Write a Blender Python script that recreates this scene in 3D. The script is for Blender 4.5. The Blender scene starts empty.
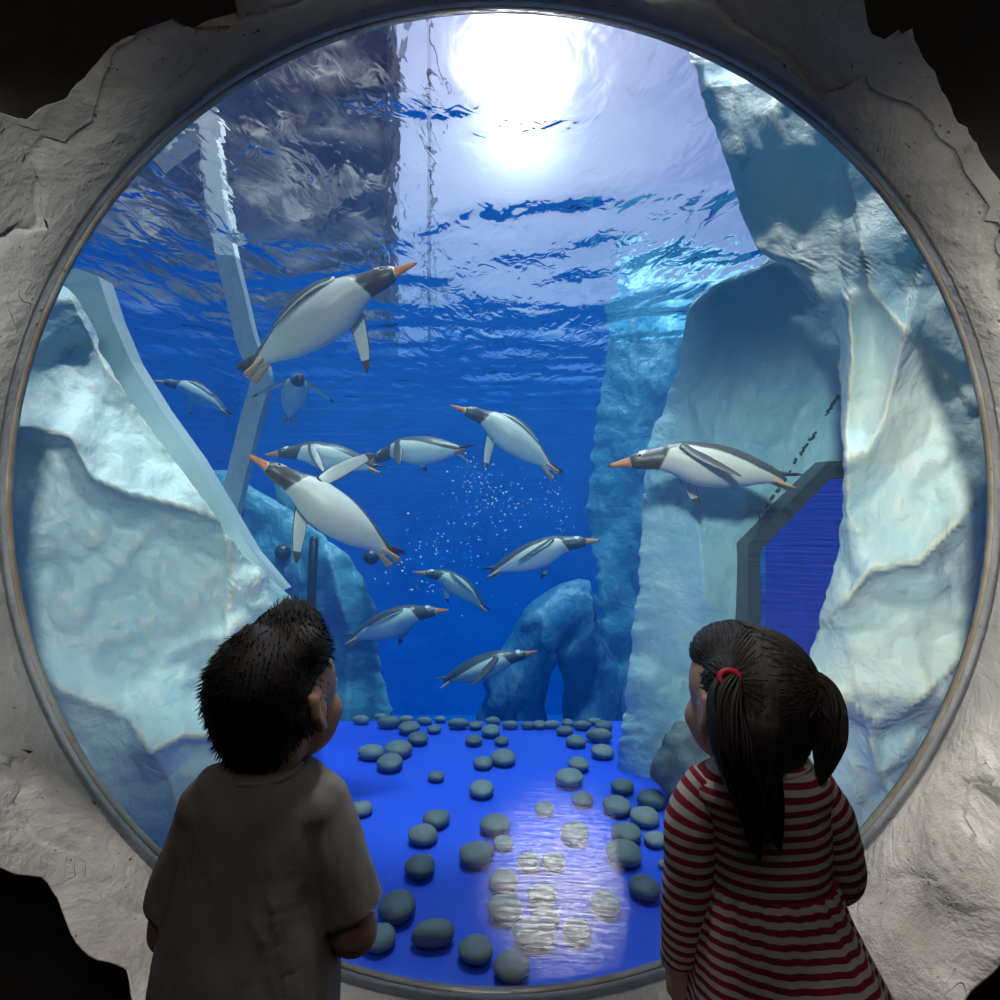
import bpy, bmesh, math, random
import numpy as np
from mathutils import Vector, Matrix, noise as mn
from mathutils.bvhtree import BVHTree
random.seed(7)
SC = bpy.context.scene
COL = SC.collection
F = 652.0
CZ = 1.29
R = math.radians

def P(px, py, Y):
    return Vector(((px-500)/F*Y, Y, CZ-(py-500)/F*Y))
def floor_pt(px, py):
    Y = CZ*F/(py-500)
    return Vector(((px-500)/F*Y, Y, 0))
def interp(x, pts):
    if x <= pts[0][0]: return pts[0][1]
    for (a, b), (c, d) in zip(pts, pts[1:]):
        if x <= c:
            return b+(d-b)*(x-a)/(c-a)
    return pts[-1][1]
def cinterp(x, pts):
    n = len(pts)
    if x <= pts[0][0]: return pts[0][1]
    if x >= pts[-1][0]: return pts[-1][1]
    for i in range(n-1):
        if x <= pts[i+1][0]:
            x0, y0 = pts[i]; x1, y1 = pts[i+1]
            m0 = (y1-pts[i-1][1])/(x1-pts[i-1][0]) if i > 0 else (y1-y0)/(x1-x0)
            m1 = (pts[i+2][1]-y0)/(pts[i+2][0]-x0) if i+2 < n else (y1-y0)/(x1-x0)
            h = x1-x0; t = (x-x0)/h
            return ((2*t**3-3*t*t+1)*y0+(t**3-2*t*t+t)*h*m0+(-2*t**3+3*t*t)*y1+(t**3-t*t)*h*m1)
def sstep(a, b, x):
    t = min(1, max(0, (x-a)/(b-a))); return t*t*(3-2*t)

# ------------------------------------------------------------------ objects
def mesh(name, verts, faces, mat=None, smooth=True, attrs=None, midx=None):
    me = bpy.data.meshes.new(name)
    me.from_pydata([tuple(v) for v in verts], [], faces)
    if mat:
        for m in (mat if isinstance(mat, (list, tuple)) else [mat]): me.materials.append(m)
    if midx: me.polygons.foreach_set('material_index', midx)
    if smooth: me.polygons.foreach_set('use_smooth', [True]*len(me.polygons))
    for k, vals in (attrs or {}).items():
        a = me.attributes.new(k, 'FLOAT', 'POINT'); a.data.foreach_set('value', vals)
    me.update()
    return me
def fix_normals(me):
    bm = bmesh.new(); bm.from_mesh(me)
    bmesh.ops.recalc_face_normals(bm, faces=bm.faces)
    bm.to_mesh(me); bm.free()
def link(name, me, parent=None, loc=None):
    o = bpy.data.objects.new(name, me); COL.objects.link(o)
    if parent: o.parent = parent
    if loc is not None: o.location = loc
    return o
def empty(name, loc, rz=0):
    o = bpy.data.objects.new(name, None); COL.objects.link(o)
    o.location = loc; o.rotation_euler = (0, 0, rz); o.empty_display_size = .1
    return o
def tag(o, label=None, cat=None, group=None, kind=None):
    if label: o['label'] = label
    if cat: o['category'] = cat
    if group: o['group'] = group
    if kind: o['kind'] = kind
    return o
def localise(o, loc):
    """move a mesh object's origin to loc without moving the shape"""
    o.data.transform(Matrix.Translation(-Vector(loc))); o.location = loc
    return o

# ------------------------------------------------------------------ shapes (verts, faces)
def loft(rings, cap=True):
    n = len(rings[0]); V = [v for r in rings for v in r]; Fc = []
    for i in range(len(rings)-1):
        for j in range(n):
            a = i*n+j; b = i*n+(j+1) % n
            Fc.append((a, b, b+n, a+n))
    if cap:
        Fc.append(tuple(range(n-1, -1, -1)))
        k = (len(rings)-1)*n
        Fc.append(tuple(range(k, k+n)))
    return V, Fc
def frames(pts, ref=Vector((0, 0, 1))):
    out = []
    prev = None
    for i, p in enumerate(pts):
        t = (pts[min(i+1, len(pts)-1)]-pts[max(i-1, 0)]).normalized()
        if prev is None:
            r = ref if abs(t.dot(ref)) < .95 else Vector((0, 1, 0))
            n = (r-t*r.dot(t)).normalized()
        else:
            n = (prev-t*prev.dot(t)).normalized()
        prev = n
        out.append((t, n, t.cross(n)))
    return out
def tube(pts, radii, n=12, squash=1.0, ref=Vector((0, 0, 1)), round_ends=True):
    pts = [Vector(p) for p in pts]
    if not hasattr(radii, '__len__'): radii = [radii]*len(pts)
    radii = list(radii)
    if round_ends:
        d0 = (pts[0]-pts[1]).normalized(); d1 = (pts[-1]-pts[-2]).normalized()
        r0, r1 = radii[0], radii[-1]
        pts = [pts[0]+d0*r0*.95, pts[0]+d0*r0*.6]+pts+[pts[-1]+d1*r1*.6, pts[-1]+d1*r1*.95]
        radii = [r0*.25, r0*.8]+radii+[r1*.8, r1*.25]
    fr = frames(pts, ref)
    rings = []
    for p, r, (t, a, b) in zip(pts, radii, fr):
        rings.append([p+a*(r*math.cos(2*math.pi*k/n))+b*(r*squash*math.sin(2*math.pi*k/n)) for k in range(n)])
    return loft(rings)
def resample(pts, n):
    pts = [Vector(p) for p in pts]
    out = []
    m = len(pts)-1
    for i in range(n):
        u = i/(n-1)*m; k = min(int(u), m-1); t = u-k
        p0 = pts[max(k-1, 0)]; p1 = pts[k]; p2 = pts[k+1]; p3 = pts[min(k+2, m)]
        out.append(.5*((2*p1)+(p2-p0)*t+(2*p0-5*p1+4*p2-p3)*t*t+(3*p1-p0-3*p2+p3)*t**3))
    return out
def ellipsoid(c, r, n=24, m=16, rot=None):
    c = Vector(c); rings = []
    for i in range(1, m):
        th = math.pi*i/m
        ring = []
        for k in range(n):
            ph = 2*math.pi*k/n
            v = Vector((r[0]*math.sin(th)*math.cos(ph), r[1]*math.sin(th)*math.sin(ph), -r[2]*math.cos(th)))
            if rot: v = rot @ v
            ring.append(c+v)
        rings.append(ring)
    return loft(rings)
def merge(parts):
    V = []; Fc = []
    for v, f in parts:
        o = len(V); V += list(v); Fc += [tuple(i+o for i in q) for q in f]
    return V, Fc
def box(c, s, rot=None):
    c = Vector(c); V = []
    for x in (-.5, .5):
        for y in (-.5, .5):
            for z in (-.5, .5):
                v = Vector((x*s[0], y*s[1], z*s[2]))
                if rot: v = rot @ v
                V.append(c+v)
    return V, [(0, 1, 3, 2), (4, 6, 7, 5), (0, 4, 5, 1), (2, 3, 7, 6), (0, 2, 6, 4), (1, 5, 7, 3)]
def with_mods(me, setup):
    o = bpy.data.objects.new('temporary', me); COL.objects.link(o)
    setup(o)
    dg = bpy.context.evaluated_depsgraph_get(); dg.update()
    out = bpy.data.meshes.new_from_object(o.evaluated_get(dg))
    bpy.data.objects.remove(o)
    return out
def blob(name, parts, voxel=.006, smooth_it=6, mat=None):
    V, Fc = merge(parts)
    me = mesh(name, V, Fc)
    fix_normals(me)
    def st(o):
        m = o.modifiers.new('r', 'REMESH'); m.mode = 'VOXEL'; m.voxel_size = voxel; m.use_smooth_shade = True
        s = o.modifiers.new('s', 'SMOOTH'); s.iterations = smooth_it; s.factor = .5
    out = with_mods(me, st)
    out.name = name
    out.polygons.foreach_set('use_smooth', [True]*len(out.polygons))
    out.materials.clear()
    if mat: out.materials.append(mat)
    return out

# ------------------------------------------------------------------ node helpers
class NT:
    def __init__(s, name):
        s.m = bpy.data.materials.new(name); s.m.use_nodes = True
        s.t = s.m.node_tree; s.t.nodes.clear()
        s.out = s.t.nodes.new('ShaderNodeOutputMaterial')
    def n(s, kind, ins=None, **props):
        nd = s.t.nodes.new('ShaderNode'+kind)
        for k, v in props.items(): setattr(nd, k, v)
        for k, v in (ins or {}).items():
            sock = nd.inputs[k]
            if isinstance(v, bpy.types.NodeSocket): s.t.links.new(v, sock)
            else: sock.default_value = v
        return nd
    def math(s, op, a, b=None, c=None, clamp=False):
        nd = s.t.nodes.new('ShaderNodeMath'); nd.operation = op; nd.use_clamp = clamp
        for i, v in enumerate((a, b, c)):
            if v is None: continue
            if isinstance(v, bpy.types.NodeSocket): s.t.links.new(v, nd.inputs[i])
            else: nd.inputs[i].default_value = v
        return nd.outputs[0]
    def mix(s, fac, a, b):
        nd = s.t.nodes.new('ShaderNodeMix'); nd.data_type = 'RGBA'
        for sock, v in ((nd.inputs[0], fac), (nd.inputs[6], a), (nd.inputs[7], b)):
            if isinstance(v, bpy.types.NodeSocket): s.t.links.new(v, sock)
            else: sock.default_value = v if not isinstance(v, tuple) else (*v, 1)[:4]
        return nd.outputs[2]
    def ramp(s, fac, stops):
        nd = s.t.nodes.new('ShaderNodeValToRGB'); s.t.links.new(fac, nd.inputs[0])
        e = nd.color_ramp.elements
        while len(e) > 1: e.remove(e[0])
        e[0].position = stops[0][0]; e[0].color = (*stops[0][1], 1)
        for p, c in stops[1:]:
            q = e.new(p); q.color = (*c, 1)
        return nd.outputs[0]
    def rng(s, v, a, b, c=0., d=1., smooth=True):
        nd = s.n('MapRange', {0: v, 1: a, 2: b, 3: c, 4: d})
        if smooth: nd.interpolation_type = 'SMOOTHSTEP'
        return nd.outputs[0]
    def coord(s, which='Object', scale=(1, 1, 1)):
        tc = s.n('TexCoord')
        return s.n('Mapping', {0: tc.outputs[which], 3: scale}).outputs[0]
    def noise(s, vec, scale, detail=4., rough=.55, dist=0.):
        return s.n('TexNoise', {'Vector': vec, 'Scale': scale, 'Detail': detail, 'Roughness': rough, 'Distortion': dist})
    def bump(s, h, strength=.3, dist=.01, normal=None):
        d = {'Height': h, 'Strength': strength, 'Distance': dist}
        if normal is not None: d['Normal'] = normal
        return s.n('Bump', d).outputs[0]
    def principled(s, color, rough=.6, normal=None, **k):
        ins = {'Base Color': color if isinstance(color, bpy.types.NodeSocket) else (*color, 1), 'Roughness': rough}
        if normal is not None: ins['Normal'] = normal
        for a, b in k.items(): ins[a.replace('_', ' ')] = b
        p = s.n('BsdfPrincipled', ins)
        s.t.links.new(p.outputs[0], s.out.inputs[0])
        return s.m
    def surf(s, sh): s.t.links.new(sh, s.out.inputs[0]); return s.m
# ================================================================== materials
def m_plain(name, c, rough=.6, var=.12, scale=12, bump=.0, bd=.004, **k):
    t = NT(name); v = t.coord('Object')
    n = t.noise(v, scale, 5)
    f = t.rng(n.outputs[0], .3, .7)
    col = t.mix(f, tuple(x*(1-var) for x in c), tuple(min(1, x*(1+var)) for x in c))
    nm = t.bump(n.outputs[0], bump, bd) if bump else None
    return t.principled(col, rough, nm, **k)

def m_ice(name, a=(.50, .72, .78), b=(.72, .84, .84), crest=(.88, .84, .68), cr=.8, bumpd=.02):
    t = NT(name); v = t.coord('Object')
    n1 = t.noise(v, 1.6, 5, .6, .6)
    n2 = t.noise(v, 9, 6, .6, .4)
    vs = t.coord('Object', (1, 1, .35))
    n3 = t.noise(vs, 4.5, 4, .5, 1.2)
    col = t.mix(t.rng(n1.outputs[0], .35, .65), a, b)
    col = t.mix(t.math('MULTIPLY', t.rng(n3.outputs[0], .5, .75), .35), col, (.42, .68, .80))
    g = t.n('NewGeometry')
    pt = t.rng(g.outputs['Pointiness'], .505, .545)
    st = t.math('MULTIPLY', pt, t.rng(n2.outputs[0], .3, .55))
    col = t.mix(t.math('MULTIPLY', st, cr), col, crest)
    col = t.mix(t.math('MULTIPLY', t.rng(n2.outputs[0], .62, .75), .35), col, (.80, .74, .50))
    wv = t.n('Mapping', {0: v, 3: (1, 1, .6)})
    n5 = t.noise(v, 30, 4, .6)
    vadd = t.n('VectorMath', {0: wv.outputs[0], 1: t.n('VectorMath', {0: n1.outputs['Color'], 'Scale': .35}, operation='SCALE').outputs[0]}, operation='ADD').outputs[0]
    vo = t.n('TexVoronoi', {'Vector': vadd, 'Scale': 4.2}).outputs['Distance']
    vo2 = t.n('TexVoronoi', {'Vector': vadd, 'Scale': 11.}).outputs['Distance']
    h = t.math('ADD', t.math('MULTIPLY', n2.outputs[0], .55), t.math('MULTIPLY', n3.outputs[0], .5))
    h = t.math('ADD', h, t.math('ADD', t.math('MULTIPLY', vo, -1.1), t.math('MULTIPLY', vo2, -.35)))
    h = t.math('ADD', h, t.math('MULTIPLY', n5.outputs[0], .12))
    return t.principled(col, .42, t.bump(h, .55, bumpd*2.2))

def m_plaster(name):
    t = NT(name); v = t.coord('Object')
    n1 = t.noise(v, 3, 6, .62, .8); n2 = t.noise(v, 24, 6, .65)
    vs = t.n('TexVoronoi', {'Vector': t.n('Mapping', {0: t.noise(v, 2.2, 3).outputs['Color'], 3: (5, 5, 5)}).outputs[0], 'Scale': 2.1}, feature='DISTANCE_TO_EDGE')
    crack = t.math('MULTIPLY', t.rng(vs.outputs[0], .0, .010, 1, 0), t.rng(n1.outputs[0], .58, .66))
    col = t.mix(t.rng(n1.outputs[0], .3, .7), (.40, .375, .35), (.60, .575, .55))
    col = t.mix(t.math('MULTIPLY', t.rng(n2.outputs[0], .58, .7), .3), col, (.32, .27, .22))
    n4 = t.noise(v, 55, 2)
    col = t.mix(t.rng(n4.outputs[0], .70, .74), col, (.12, .10, .09))
    col = t.mix(t.math('MULTIPLY', crack, .8), col, (.07, .06, .055))
    h = t.math('SUBTRACT', t.math('ADD', t.math('MULTIPLY', n1.outputs[0], 1.4), t.math('MULTIPLY', n2.outputs[0], .35)), t.math('MULTIPLY', crack, .8))
    return t.principled(col, .62, t.bump(h, .6, .035))

def m_darkrock():
    t = NT('dark_rock'); v = t.coord('Object')
    n1 = t.noise(v, 2.5, 7, .62, .4); n2 = t.noise(v, 22, 6, .7)
    col = t.mix(n1.outputs[0], (.014, .0125, .011), (.085, .074, .064))
    h = t.math('ADD', n1.outputs[0], t.math('MULTIPLY', n2.outputs[0], .25))
    return t.principled(col, .8, t.bump(h, .8, .04))

def m_tankfloor():
    t = NT('blue_tank_floor'); v = t.coord('Object')
    n1 = t.noise(v, 2.0, 4); n2 = t.noise(v, 30, 5, .6)
    col = t.mix(n1.outputs[0], (.012, .07, .80), (.035, .13, .95))
    col = t.mix(t.math('MULTIPLY', t.rng(n2.outputs[0], .6, .72), .3), col, (.10, .18, .55))
    n3 = t.noise(v, 42, 2)
    col = t.mix(t.rng(n3.outputs[0], .75, .78), col, (.35, .45, .7))
    return t.principled(col, .55, t.bump(n2.outputs[0], .15, .004))

def m_tankwall(name, a, b):
    t = NT(name); v = t.coord('Object', (1, 1, 1.6))
    n1 = t.noise(v, 1.2, 5, .55, .6); n2 = t.noise(v, 8, 5, .6)
    col = t.mix(t.rng(n1.outputs[0], .3, .7), a, b)
    return t.principled(col, .6, t.bump(n2.outputs[0], .3, .02))

def m_pebble():
    t = NT('pebble_stone')
    oi = t.n('ObjectInfo'); v = t.coord('Object')
    n1 = t.noise(v, 60, 5, .6); n2 = t.noise(v, 14, 3)
    col = t.mix(oi.outputs['Random'], (.10, .125, .135), (.25, .28, .28))
    col = t.mix(t.math('MULTIPLY', t.rng(n1.outputs[0], .5, .7), .5), col, (.34, .37, .36))
    col = t.mix(t.math('MULTIPLY', t.rng(n2.outputs[0], .5, .7), .4), col, (.10, .12, .13))
    return t.principled(col, .6, t.bump(n1.outputs[0], .2, .003))

def m_plumage():
    t = NT('penguin_plumage'); v = t.coord('Object')
    a = t.n('Attribute', attribute_name='dark').outputs['Fac']
    n1 = t.noise(v, 45, 4, .6)
    nn = t.noise(t.coord('Object', (6, 40, 40)), 4, 3)
    a2 = t.math('ADD', a, t.math('MULTIPLY', t.math('SUBTRACT', n1.outputs[0], .5), .02))
    dk = t.rng(a2, -.008, .008)
    dark = t.mix(nn.outputs[0], (.03, .03, .035), (.15, .14, .14))
    wh = t.mix(n1.outputs[0], (.66, .67, .62), (.84, .84, .78))
    return t.principled(t.mix(dk, wh, dark), .38, t.bump(nn.outputs[0], .15, .003))

def m_orange():
    t = NT('penguin_beak_and_feet'); v = t.coord('Object')
    a = t.n('Attribute', attribute_name='dark').outputs['Fac']
    n1 = t.noise(v, 30, 3)
    col = t.mix(n1.outputs[0], (.62, .17, .06), (.72, .27, .10))
    col = t.mix(t.rng(a, .0, .02), col, (.03, .025, .025))
    return t.principled(col, .4)

def m_feet():
    t = NT('penguin_feet'); v = t.coord('Object')
    n1 = t.noise(v, 30, 3)
    return t.principled(t.mix(n1.outputs[0], (.62, .33, .17), (.75, .48, .28)), .5)

def m_water():
    t = NT('tank_water')
    g = t.n('NewGeometry'); v = g.outputs['Position']
    mp = t.n('Mapping', {0: v, 3: (1.0, .42, 1)}).outputs[0]
    n1 = t.noise(mp, 2.6, 2, .45, .9); n2 = t.noise(mp, 9, 2, .5, 1.0)
    h = t.math('ADD', t.math('MULTIPLY', n1.outputs[0], 1.0), t.math('MULTIPLY', n2.outputs[0], .22))
    bn = t.bump(h, 1.0, .075)
    ior = 1.042
    fr = t.n('Fresnel', {'IOR': ior, 'Normal': bn}).outputs[0]
    refr = t.n('BsdfRefraction', {'IOR': ior, 'Roughness': 0., 'Normal': bn, 'Color': (1, 1, 1, 1)}).outputs[0]
    tr = t.n('BsdfTransparent').outputs[0]
    thru = t.n('MixShader', {0: .7, 1: tr, 2: refr}).outputs[0]
    gl = t.n('BsdfAnisotropic', {'Roughness': 0.02, 'Normal': bn, 'Color': (1, 1, 1, 1)}).outputs[0]
    top = t.n('MixShader', {0: fr, 1: thru, 2: gl}).outputs[0]
    z = t.n('SeparateXYZ', {0: v}).outputs[2]
    nz = t.n('SeparateXYZ', {0: g.outputs['True Normal']}).outputs[2]
    istop = t.math('MULTIPLY', t.math('GREATER_THAN', z, WATER_Z-.3), t.math('GREATER_THAN', t.math('ABSOLUTE', nz), .5))
    sh = t.n('MixShader', {0: istop, 1: tr, 2: top}).outputs[0]
    t.surf(sh)
    ab = t.n('VolumeAbsorption', {'Color': (.10, .80, .98, 1), 'Density': .17}).outputs[0]
    scat = t.n('VolumeScatter', {'Color': (.0, .40, 1.0, 1), 'Density': .042, 'Anisotropy': .2}).outputs[0]
    vol = t.n('AddShader', {0: ab, 1: scat}).outputs[0]
    t.t.links.new(vol, t.out.inputs[1])
    return t.m

def m_glass():
    t = NT('acrylic_dome')
    v = t.coord('Object')
    # fine polishing scratches that follow the dome
    w = t.noise(t.n('Mapping', {0: v, 3: (1.2, 1.2, 26)}).outputs[0], 5, 3, .6, .3)
    bn = t.bump(w.outputs[0], .12, .006)
    fr = t.n('Fresnel', {'IOR': 1.38, 'Normal': bn}).outputs[0]
    gl = t.n('BsdfAnisotropic', {'Roughness': .12, 'Normal': bn, 'Color': (1, 1, 1, 1)}).outputs[0]
    tr = t.n('BsdfTransparent', {'Color': (.985, .99, .99, 1)}).outputs[0]
    gl2 = t.n('BsdfAnisotropic', {'Roughness': .27, 'Normal': bn, 'Color': (1, 1, 1, 1)}).outputs[0]
    g2 = t.n('MixShader', {0: .35, 1: gl, 2: gl2}).outputs[0]
    return t.surf(t.n('MixShader', {0: t.math('MULTIPLY', fr, .8), 1: tr, 2: g2}).outputs[0])

def m_pane():
    t = NT('window_pane')
    fr = t.n('Fresnel', {'IOR': 1.15}).outputs[0]
    gl = t.n('BsdfAnisotropic', {'Roughness': .05}).outputs[0]
    tr = t.n('BsdfTransparent', {'Color': (.2, .78, 1, 1)}).outputs[0]
    return t.surf(t.n('MixShader', {0: fr, 1: tr, 2: gl}).outputs[0])

def m_rim():
    t = NT('acrylic_rim'); v = t.coord('Object')
    n1 = t.noise(v, 5, 5, .6, .4); n2 = t.noise(v, 40, 3)
    col = t.mix(t.rng(n1.outputs[0], .4, .6), (.46, .40, .32), (.34, .24, .15))
    col = t.mix(t.rng(n2.outputs[0], .66, .72), col, (.30, .17, .08))
    return t.principled(col, .35)

def m_hair(name, c=(.006, .0045, .004)):
    t = NT(name); v = t.coord('Object', (60, 60, 6))
    n1 = t.noise(v, 4, 3)
    col = t.mix(n1.outputs[0], c, tuple(x*2.6 for x in c))
    return t.principled(col, .58, t.bump(n1.outputs[0], .3, .003))

def m_cloth(name, c, var=.1):
    t = NT(name); v = t.coord('Object')
    n1 = t.noise(v, 220, 2); n2 = t.noise(v, 9, 4)
    col = t.mix(n1.outputs[0], tuple(x*(1-var) for x in c), tuple(x*(1+var) for x in c))
    h = t.math('ADD', t.math('MULTIPLY', n1.outputs[0], .08), n2.outputs[0])
    return t.principled(col, .9, t.bump(h, .25, .012))

def m_stripe():
    t = NT('red_white_stripe'); v = t.coord('Object')
    a = t.n('Attribute', attribute_name='stripe').outputs['Fac']
    n2 = t.noise(v, 8, 4); n1 = t.noise(v, 230, 2)
    w = t.math('FRACT', t.math('DIVIDE', t.math('ADD', a, t.math('MULTIPLY', n2.outputs[0], .004)), .0158))
    k = t.math('MULTIPLY', t.rng(w, .0, .06), t.rng(w, .50, .56, 1, 0))
    col = t.mix(k, (.60, .56, .53), (.27, .012, .030))
    return t.principled(col, .88, t.bump(t.math('ADD', n2.outputs[0], t.math('MULTIPLY', n1.outputs[0], .06)), .25, .012))

def m_skin():
    t = NT('skin'); v = t.coord('Object'); n = t.noise(v, 30, 3)
    return t.principled(t.mix(n.outputs[0], (.50, .29, .20), (.58, .35, .25)), .5)
WATER_Z = CZ+1.6
M = dict(
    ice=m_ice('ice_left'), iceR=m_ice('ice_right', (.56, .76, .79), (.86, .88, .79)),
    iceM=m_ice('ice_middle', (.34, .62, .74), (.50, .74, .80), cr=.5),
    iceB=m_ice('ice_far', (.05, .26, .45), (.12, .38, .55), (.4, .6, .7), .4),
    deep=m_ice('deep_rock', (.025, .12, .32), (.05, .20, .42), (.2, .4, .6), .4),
    plaster=m_plaster('plaster'), dark=m_darkrock(), tfloor=m_tankfloor(),
    twall=m_tankwall('tank_wall_blue', (.004, .14, .62), (.008, .24, .80)),
    cliff=m_tankwall('cliff_grey', (.05, .05, .06), (.16, .15, .16)),
    pebble=m_pebble(), plumage=m_plumage(), orange=m_orange(), feet=m_feet(),
    eye=m_plain('eye_dark', (.01, .01, .01), .1, 0), eyering=m_plain('eye_ring', (.75, .75, .72), .4, 0),
    water=m_water(), glass=m_glass(), pane=m_pane(), rim=m_rim(),
    hair=m_hair('black_hair'), hairg=m_hair('dark_brown_hair', (.007, .0045, .004)),
    shirt=m_cloth('grey_cotton', (.34, .315, .30)), shorts=m_cloth('navy_cotton', (.03, .035, .06)),
    stripe=m_stripe(), collar=m_cloth('collar_cotton', (.55, .50, .48)), skin=m_skin(),
    tie=m_plain('red_elastic', (.5, .01, .03), .5), shoe=m_plain('shoe_rubber', (.08, .08, .09), .5),
    bar=m_plain('grey_steel', (.46, .48, .47), .4, .1, 20, .1), frame=m_plain('dark_frame', (.03, .045, .06), .35),
    roomfloor=m_plain('carpet_dark', (.03, .028, .026), .9, .3, 40), roomwall=m_plain('room_dark', (.02, .019, .018), .9),
    rock=m_plain('grey_rock', (.20, .24, .23), .75, .45, 9, .9, .03),
    bubble=m_plain('bubble_white', (.8, .9, .95), .15, 0),
)
# ================================================================== setting
def struct(name, V, Fc, mat, smooth=False):
    me = mesh(name, V, Fc, mat, smooth); fix_normals(me)
    return tag(link(name, me), kind='structure')
# viewing room (dark)
struct('floor', *box((0, -.2, -.05), (5.2, 3.8, .1)), M['roomfloor'])
struct('ceiling', *box((0, -.2, 3.45), (5.2, 3.8, .1)), M['roomwall'])
struct('wall_left', *box((-2.65, -.2, 1.7), (.1, 3.8, 3.6)), M['roomwall'])
struct('wall_right', *box((2.65, -.2, 1.7), (.1, 3.8, 3.6)), M['roomwall'])
struct('wall_back', *box((0, -2.1, 1.7), (5.4, .1, 3.6)), M['roomwall'])

# rock collar round the window and the dark wall behind it
def px_r(th, tab):
    d = math.degrees(th) % 360
    return interp(d, tab)
# outer limit of the pale collar, pixel radius by angle (0 = right, 90 = up)
EDGE = [(0, 640), (20, 600), (30, 585), (38, 588), (46, 600), (52, 640), (60, 700), (80, 720), (100, 700), (112, 620), (118, 578), (126, 560), (134, 580), (143, 618), (150, 660),
        (170, 720), (195, 690), (215, 618), (222, 606), (230, 630), (240, 700), (270, 760), (300, 740), (312, 712), (325, 720), (345, 680), (360, 640)]
def collar():
    NT_, NR = 420, 46
    V = []; Fc = []
    prof = [(0, 1.249, 1.655), (.05, 1.249, 1.615), (.12, 1.251, 1.575), (.2, 1.262, 1.53), (.3, 1.285, 1.49)]
    for i in range(NT_):
        th = 2*math.pi*i/NT_
        c, s = math.cos(th), math.sin(th)
        pe = px_r(th, EDGE)+10*mn.noise(Vector((c*6, s*6, 3)))+6*mn.noise(Vector((c*19, s*19, 8)))
        Ye = max(1.29, 1.31*F/pe)
        for j in range(NR):
            u = j/(NR-1)
            if u <= .3:
                r = cinterp(u, [(a, b+.006) for a, b, _ in prof]); Y = cinterp(u, [(a, d) for a, _, d in prof])
                amp = sstep(.05, .3, u)
            elif u <= .88:
                k = (u-.3)/.58
                Y = 1.49-(1.49-Ye)*k
                r = 1.285+(pe*Ye/F-1.285)*k
                amp = 1
            else:
                k = (u-.88)/.12
                Y = Ye+.2*k; r = pe*Ye/F+.006*k; amp = 1-.6*k
            p = Vector((r*c, Y, r*s))
            q = Vector((p.x*2.2, p.z*2.2, 1.7))
            rr = mn.ridged_multi_fractal(q*.9, 1.0, 2.1, 5, 1.0, 2.0) if hasattr(mn, 'ridged_multi_fractal') else 0
            f1 = mn.fractal(q*1.3, 1.0, 2.0, 6)
            sl = mn.voronoi(Vector((q.x*1.25+.5*f1, q.y*1.25-.4*f1, 6)))
            slab = (sl[1][0].x*7.3+sl[1][0].y*5.1) % 1.0
            tilt = ((q.x*1.25-sl[1][0].x)*math.cos(slab*6.28)+(q.y*1.25-sl[1][0].y)*math.sin(slab*6.28))
            vd = mn.voronoi(q*1.5+Vector((.3*f1, .3*f1, 0)))[0]
            # chips of the trowelled plaster lie along the ring
            ta = mn.noise(Vector((th*3.1, r*15, 2.2)))+.5*mn.noise(Vector((th*8, r*28, 5)))
            rib = mn.noise(Vector((c*1.7, s*1.7, r*7)))+.5*mn.noise(Vector((c*3.5, s*3.5, r*16)))
            d = amp*(.022*(slab-.5)+.050*max(-.6, min(.6, tilt))+.045*rib+.045*f1+.06*(vd[1]-vd[0]-.25)+.022*ta-.016*(rr-1))
            p.y -= d
            p.x += c*d*.3; p.z += s*d*.3
            V.append((p.x, p.y, p.z+CZ))
    for i in range(NT_):
        for j in range(NR-1):
            a = i*NR+j; b = ((i+1) % NT_)*NR+j
            Fc.append((a, b, b+1, a+1))
    o = struct('trim_1', V, Fc, M['plaster'], True)
    return o
collar()
def rockwall():
    NT_, NR = 260, 40
    V = []; Fc = []
    for i in range(NT_):
        th = 2*math.pi*i/NT_; c, s = math.cos(th), math.sin(th)
        for j in range(NR):
            k = j/(NR-1)
            rad = min(2.62/abs(c) if abs(c) > .01 else 99, (2.2 if s > 0 else 1.33)/abs(s) if abs(s) > .01 else 99)
            r = 1.30+(max(rad, 1.36)-1.30)*k
            q = Vector((r*c*1.6, r*s*1.6, 9.3))
            f1 = mn.fractal(q, 1.0, 2.0, 6); vd = mn.voronoi(q*1.3+Vector((.2*f1, .2*f1, 0)))[0]
            Y = 1.56-.10*k+.08*f1-.14*(vd[1]-vd[0])*sstep(0, .2, k)
            V.append((r*c, Y, r*s+CZ))
    for i in range(NT_):
        for j in range(NR-1):
            a = i*NR+j; b = ((i+1) % NT_)*NR+j
            Fc.append((a, b, b+1, a+1))
    struct('wall_front', V, Fc, M['dark'], True)
rockwall()

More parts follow.
